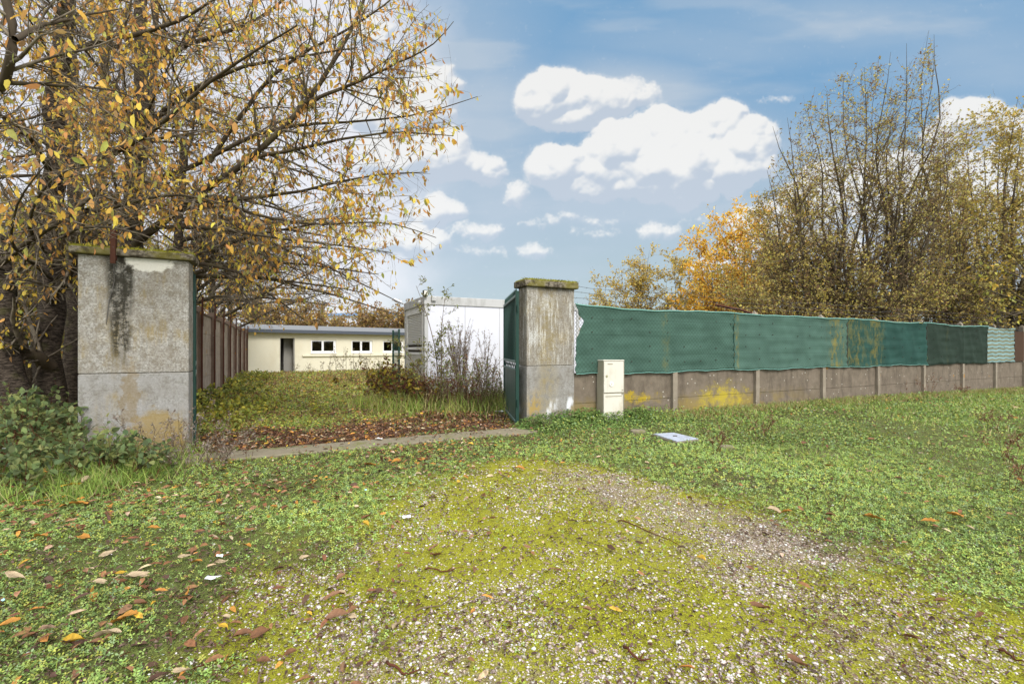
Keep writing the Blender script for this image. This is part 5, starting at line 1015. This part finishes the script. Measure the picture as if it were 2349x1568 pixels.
# ================================================================= WORLD
SUN_AZ = radians(150); SUN_EL = radians(42)
w = bpy.data.worlds.new('World'); scene.world = w; w.use_nodes = True; t = NT('', w)
sky = t.n('ShaderNodeTexSky', sky_type='NISHITA', sun_disc=False, sun_elevation=SUN_EL, sun_rotation=SUN_AZ, air_density=1.0, dust_density=1.0, ozone_density=1.5).outputs[0]
gen = t.n('ShaderNodeTexCoord').outputs['Generated']; sp = t.n('ShaderNodeSeparateXYZ', {0: gen}); dX, dY, dZ = sp.outputs
def box(a, r):
    for ax in (0, 1):
        c = np.cumsum(np.pad(a, [(r + 1, r) if k == ax else (0, 0) for k in (0, 1)], mode='edge'), axis=ax); n_ = a.shape[ax]
        a = (np.take(c, range(2 * r + 1, 2 * r + 1 + n_), ax) - np.take(c, range(0, n_), ax)) / (2 * r + 1)
    return a
def build_clouds():
    """cloud layer computed in code: puffs piled into cumulus heaps, lit from the upper right; direction map (X/Y, Z/Y)"""
    W_, H_ = 1900, 720; A0, A1, E0, E1 = -1.55, 1.55, -.05, 1.10; r_ = np.random.default_rng(21)
    ax = 1174 + 1071 * np.linspace(A0, A1, W_); ey = HZ - 1071 * np.linspace(E0, E1, H_); XX, YY = np.meshgrid(ax, ey); ps = (ax[-1] - ax[0]) / W_
    fb = lambda sc, sd, o=5: fbm(XX / sc + 50, YY / sc + 50, sd, o) - .5
    w1x, w1y = fb(70, 201), fb(70, 202); w2x, w2y = fb(19, 203, 4), fb(19, 204, 4)
    Xw = XX + 46 * w1x + 20 * w2x; Yw = YY + 38 * w1y + 18 * w2y
    Hh = np.zeros_like(XX); base = np.zeros_like(XX)
    heaps = [(1265, 222, 62, 48, 1), (1360, 230, 85, 42, 1), (1330, 268, 95, 28, .9), (1440, 215, 70, 28, .5), (1280, 392, 68, 42, 1), (1335, 435, 50, 28, .8), (1440, 345, 80, 52, 1), (1540, 320, 70, 55, 1), (1655, 300, 70, 50, 1), (1720, 320, 50, 35, 1), (1560, 385, 120, 62, 1), (1500, 400, 90, 45, .9), (1690, 350, 70, 50, 1), (1380, 390, 60, 40, .8), (1680, 385, 70, 50, .9), (1590, 430, 48, 24, .8), (1400, 420, 90, 30, .8), (1190, 452, 28, 16, .8), (1285, 505, 100, 11, .7), (1390, 510, 36, 8, .6), (1105, 535, 66, 15, .8), (1110, 578, 66, 9, .7), (1230, 572, 38, 16, .7), (1370, 540, 70, 9, .5), (1510, 530, 52, 18, .6), (1640, 500, 90, 10, .45), (1060, 385, 90, 30, .9), (1130, 402, 36, 16, .8), (960, 360, 110, 60, 1), (1000, 205, 60, 42, 1), (850, 80, 36, 38, 1), (930, 260, 90, 60, 1), (1000, 490, 70, 30, .8), (950, 560, 90, 30, .8), (1780, 225, 46, 9, .6), (2240, 280, 75, 38, 1), (2330, 300, 70, 40, 1), (2180, 320, 60, 30, .9), (2060, 500, 260, 110, .9), (1850, 560, 160, 80, .8), (2250, 520, 200, 120, .9), (1700, 610, 130, 30, .6)]
    for hx, hy, rx, ry, am in heaps:
        n_ = int(40 + rx * ry / 42)
        for _ in range(min(n_, 190)):
            a = r_.uniform(0, 2 * pi); q = r_.random() ** .55; cx = hx + rx * q * cos(a); cy = hy + ry * q * sin(a) * (1 if sin(a) < 0 else .85); r0 = r_.choice([.16, .26, .42, .58]) * r_.uniform(.8, 1.15) * min(rx, ry * 1.5) * (1.15 - .5 * q) + 3
            sl_ = (None, slice(max(0, int((cx - r0 - 50 - ax[0]) / ps)), int((cx + r0 + 50 - ax[0]) / ps) + 1))
            rows = (slice(max(0, int(((HZ - cy - r0 - 50) / 1071 - E0) / (E1 - E0) * H_)), max(0, int(((HZ - cy + r0 + 50) / 1071 - E0) / (E1 - E0) * H_) + 1)), sl_[1])
            d2 = r0 * r0 - (Xw[rows] - cx) ** 2 - ((Yw[rows] - cy) * 1.08) ** 2; h = np.sqrt(np.maximum(d2, 0)) * am; b_ = (YY[rows] - hy) / max(ry, 12)
            m_ = h > Hh[rows]; base[rows] = np.where(m_, b_ , base[rows]); Hh[rows] = np.maximum(Hh[rows], h)
    Hs = box(box(Hh, 1), 1); Hb = box(box(Hh, 5), 5); base = box(base, 6)
    a = ss(1.0, 9.0, Hs + 7 * fb(9, 207, 3)); a = (.42 * a + .58 * ss(0.5, 14, Hb)); a = np.clip(a + (.9 * fb(15, 231) + .7 * fb(5, 233, 3)) * 4 * a * (1 - a), 0, 1)
    g1y, g1x = np.gradient(Hs); g2y, g2x = np.gradient(Hb); gx_ = .45 * g1x + 1.1 * g2x; gy_ = .45 * g1y + 1.1 * g2y   # row index grows upwards
    nz = 1 / np.sqrt(1 + gx_ ** 2 + gy_ ** 2); lit = (-gx_ * -.25 * nz - gy_ * .75 * nz + .62 * nz)
    lit = lit - .26 * ss(-.1, 1.0, base) + .34 * fb(34, 208) + .30 * fb(13, 209); lit = ss(-.30, .62, lit)[..., None]
    c = np.array([3.5, 3.9, 4.4]) * (1 - lit) + np.array([5.9, 5.8, 5.55]) * lit
    # clear sky with thin veils
    e = np.clip((HZ - YY) / 800, 0, 1)[..., None]; sky_ = np.array([2.95, 3.6, 3.85]) * (1 - ss(.1, .85, e)) + np.array([1.05, 2.3, 3.75]) * ss(.1, .85, e)
    v1 = fbm(XX / 420 + 9, YY / 95, 211, 6); v2 = fbm(XX / 240 + YY / 400, YY / 60 + 3, 213, 5)
    soft = np.zeros_like(XX)
    for cx, cy, rx, ry, am in ((1420, 210, 200, 85, .9), (1100, 260, 190, 150, .9), (1120, 470, 220, 150, .8), (1480, 470, 360, 110, .85), (1560, 350, 280, 140, .7), (1650, 100, 330, 60, .5), (1950, 60, 400, 80, .55), (2250, 120, 300, 120, .5), (1250, 110, 160, 50, .15), (1850, 420, 260, 160, .6), (950, 330, 240, 420, 1)):
        soft = np.maximum(soft, am * np.exp(-((Xw * .35 + XX * .65 - cx) / rx) ** 2 - ((Yw * .35 + YY * .65 - cy) / ry) ** 2))
    veil = np.clip(soft * (.45 + 1.1 * v1) + .55 * ss(.5, .8, v2) * .6, 0, .9)[..., None]
    vc = np.array([3.2, 3.75, 4.3]); col = sky_ * (1 - veil) + vc * veil
    left = ss(1080, 800, XX + 130 * w1x)[..., None] * .97; col = col * (1 - left) + np.array([5.6, 5.55, 5.75]) * left
    a = (a * .97)[..., None]; col = col * (1 - a) + c * a
    im = bpy.data.images.new('cloud_layer', W_, H_, alpha=True, float_buffer=True); im.colorspace_settings.name = 'Non-Color'
    px4 = np.ones((H_, W_, 4), np.float32); px4[..., :3] = col; px4[..., 3] = 1; im.pixels.foreach_set(px4.ravel()); im.update(); im.pack(); return im, (A0, A1, E0, E1)
IM, (A0, A1, E0, E1) = build_clouds()
yy = t.math('MAXIMUM', dY, .05); A = t.math('DIVIDE', dX, yy); E = t.math('DIVIDE', dZ, yy)
tv = t.n('ShaderNodeCombineXYZ', {0: t.math('DIVIDE', t.math('SUBTRACT', A, A0), A1 - A0), 1: t.math('DIVIDE', t.math('SUBTRACT', E, E0), E1 - E0), 2: 0.0}).outputs[0]
it = t.n('ShaderNodeTexImage', {'Vector': tv}, extension='EXTEND'); it.image = IM
# broken overcast overhead, beside and behind, over-bright out of view as added fill light
nb_ = t.noise(gen, 2.2, 3, .6); away = t.math('MAXIMUM', t.step(dY, .50, .25), t.step(dZ, .72, .82))
fill_sky = t.mix(t.math('MULTIPLY', t.step(nb_, .30, .52), .9), sky, (13.5, 13.8, 14.2))
front = t.mix(.88, sky, it.outputs[0]); skyc = t.mix(away, front, fill_sky)
bg = t.n('ShaderNodeBackground', {'Color': skyc, 'Strength': .1}); ow = t.n('ShaderNodeOutputWorld'); t.t.links.new(bg.outputs[0], ow.inputs[0])
w.cycles.sampling_method = 'MANUAL'; w.cycles.sample_map_resolution = 512
sl = bpy.data.lights.new('sun', 'SUN'); sl.energy = 1.9; sl.angle = radians(20); sl.color = (1, .96, .9); so = link(bpy.data.objects.new('sun', sl))
from mathutils import Vector
dirv = Vector((sin(SUN_AZ) * cos(SUN_EL), cos(SUN_AZ) * cos(SUN_EL), sin(SUN_EL))); so.rotation_euler = dirv.to_track_quat('Z', 'Y').to_euler()

# ================================================================= CAMERA
cd = bpy.data.cameras.new('camera'); cd.sensor_width = 36; cd.lens = 36 * F; cd.shift_y = 16 / 2348; cd.clip_end = 2000; cd.clip_start = .05
co = link(bpy.data.objects.new('camera', cd)); co.location = (0, 0, CH); co.rotation_euler = (pi / 2, 0, 0); scene.camera = co
scene.view_settings.view_transform = 'Standard'; scene.view_settings.look = 'None'; scene.view_settings.gamma = 1; scene.view_settings.use_curve_mapping = False; scene.view_settings.exposure = .74
scene.cycles.use_denoising = True; scene.cycles.transparent_max_bounces = 8; scene.cycles.max_bounces = 4
print('polys', sum(len(o.data.polygons) for o in COL.objects if o.type == 'MESH'))
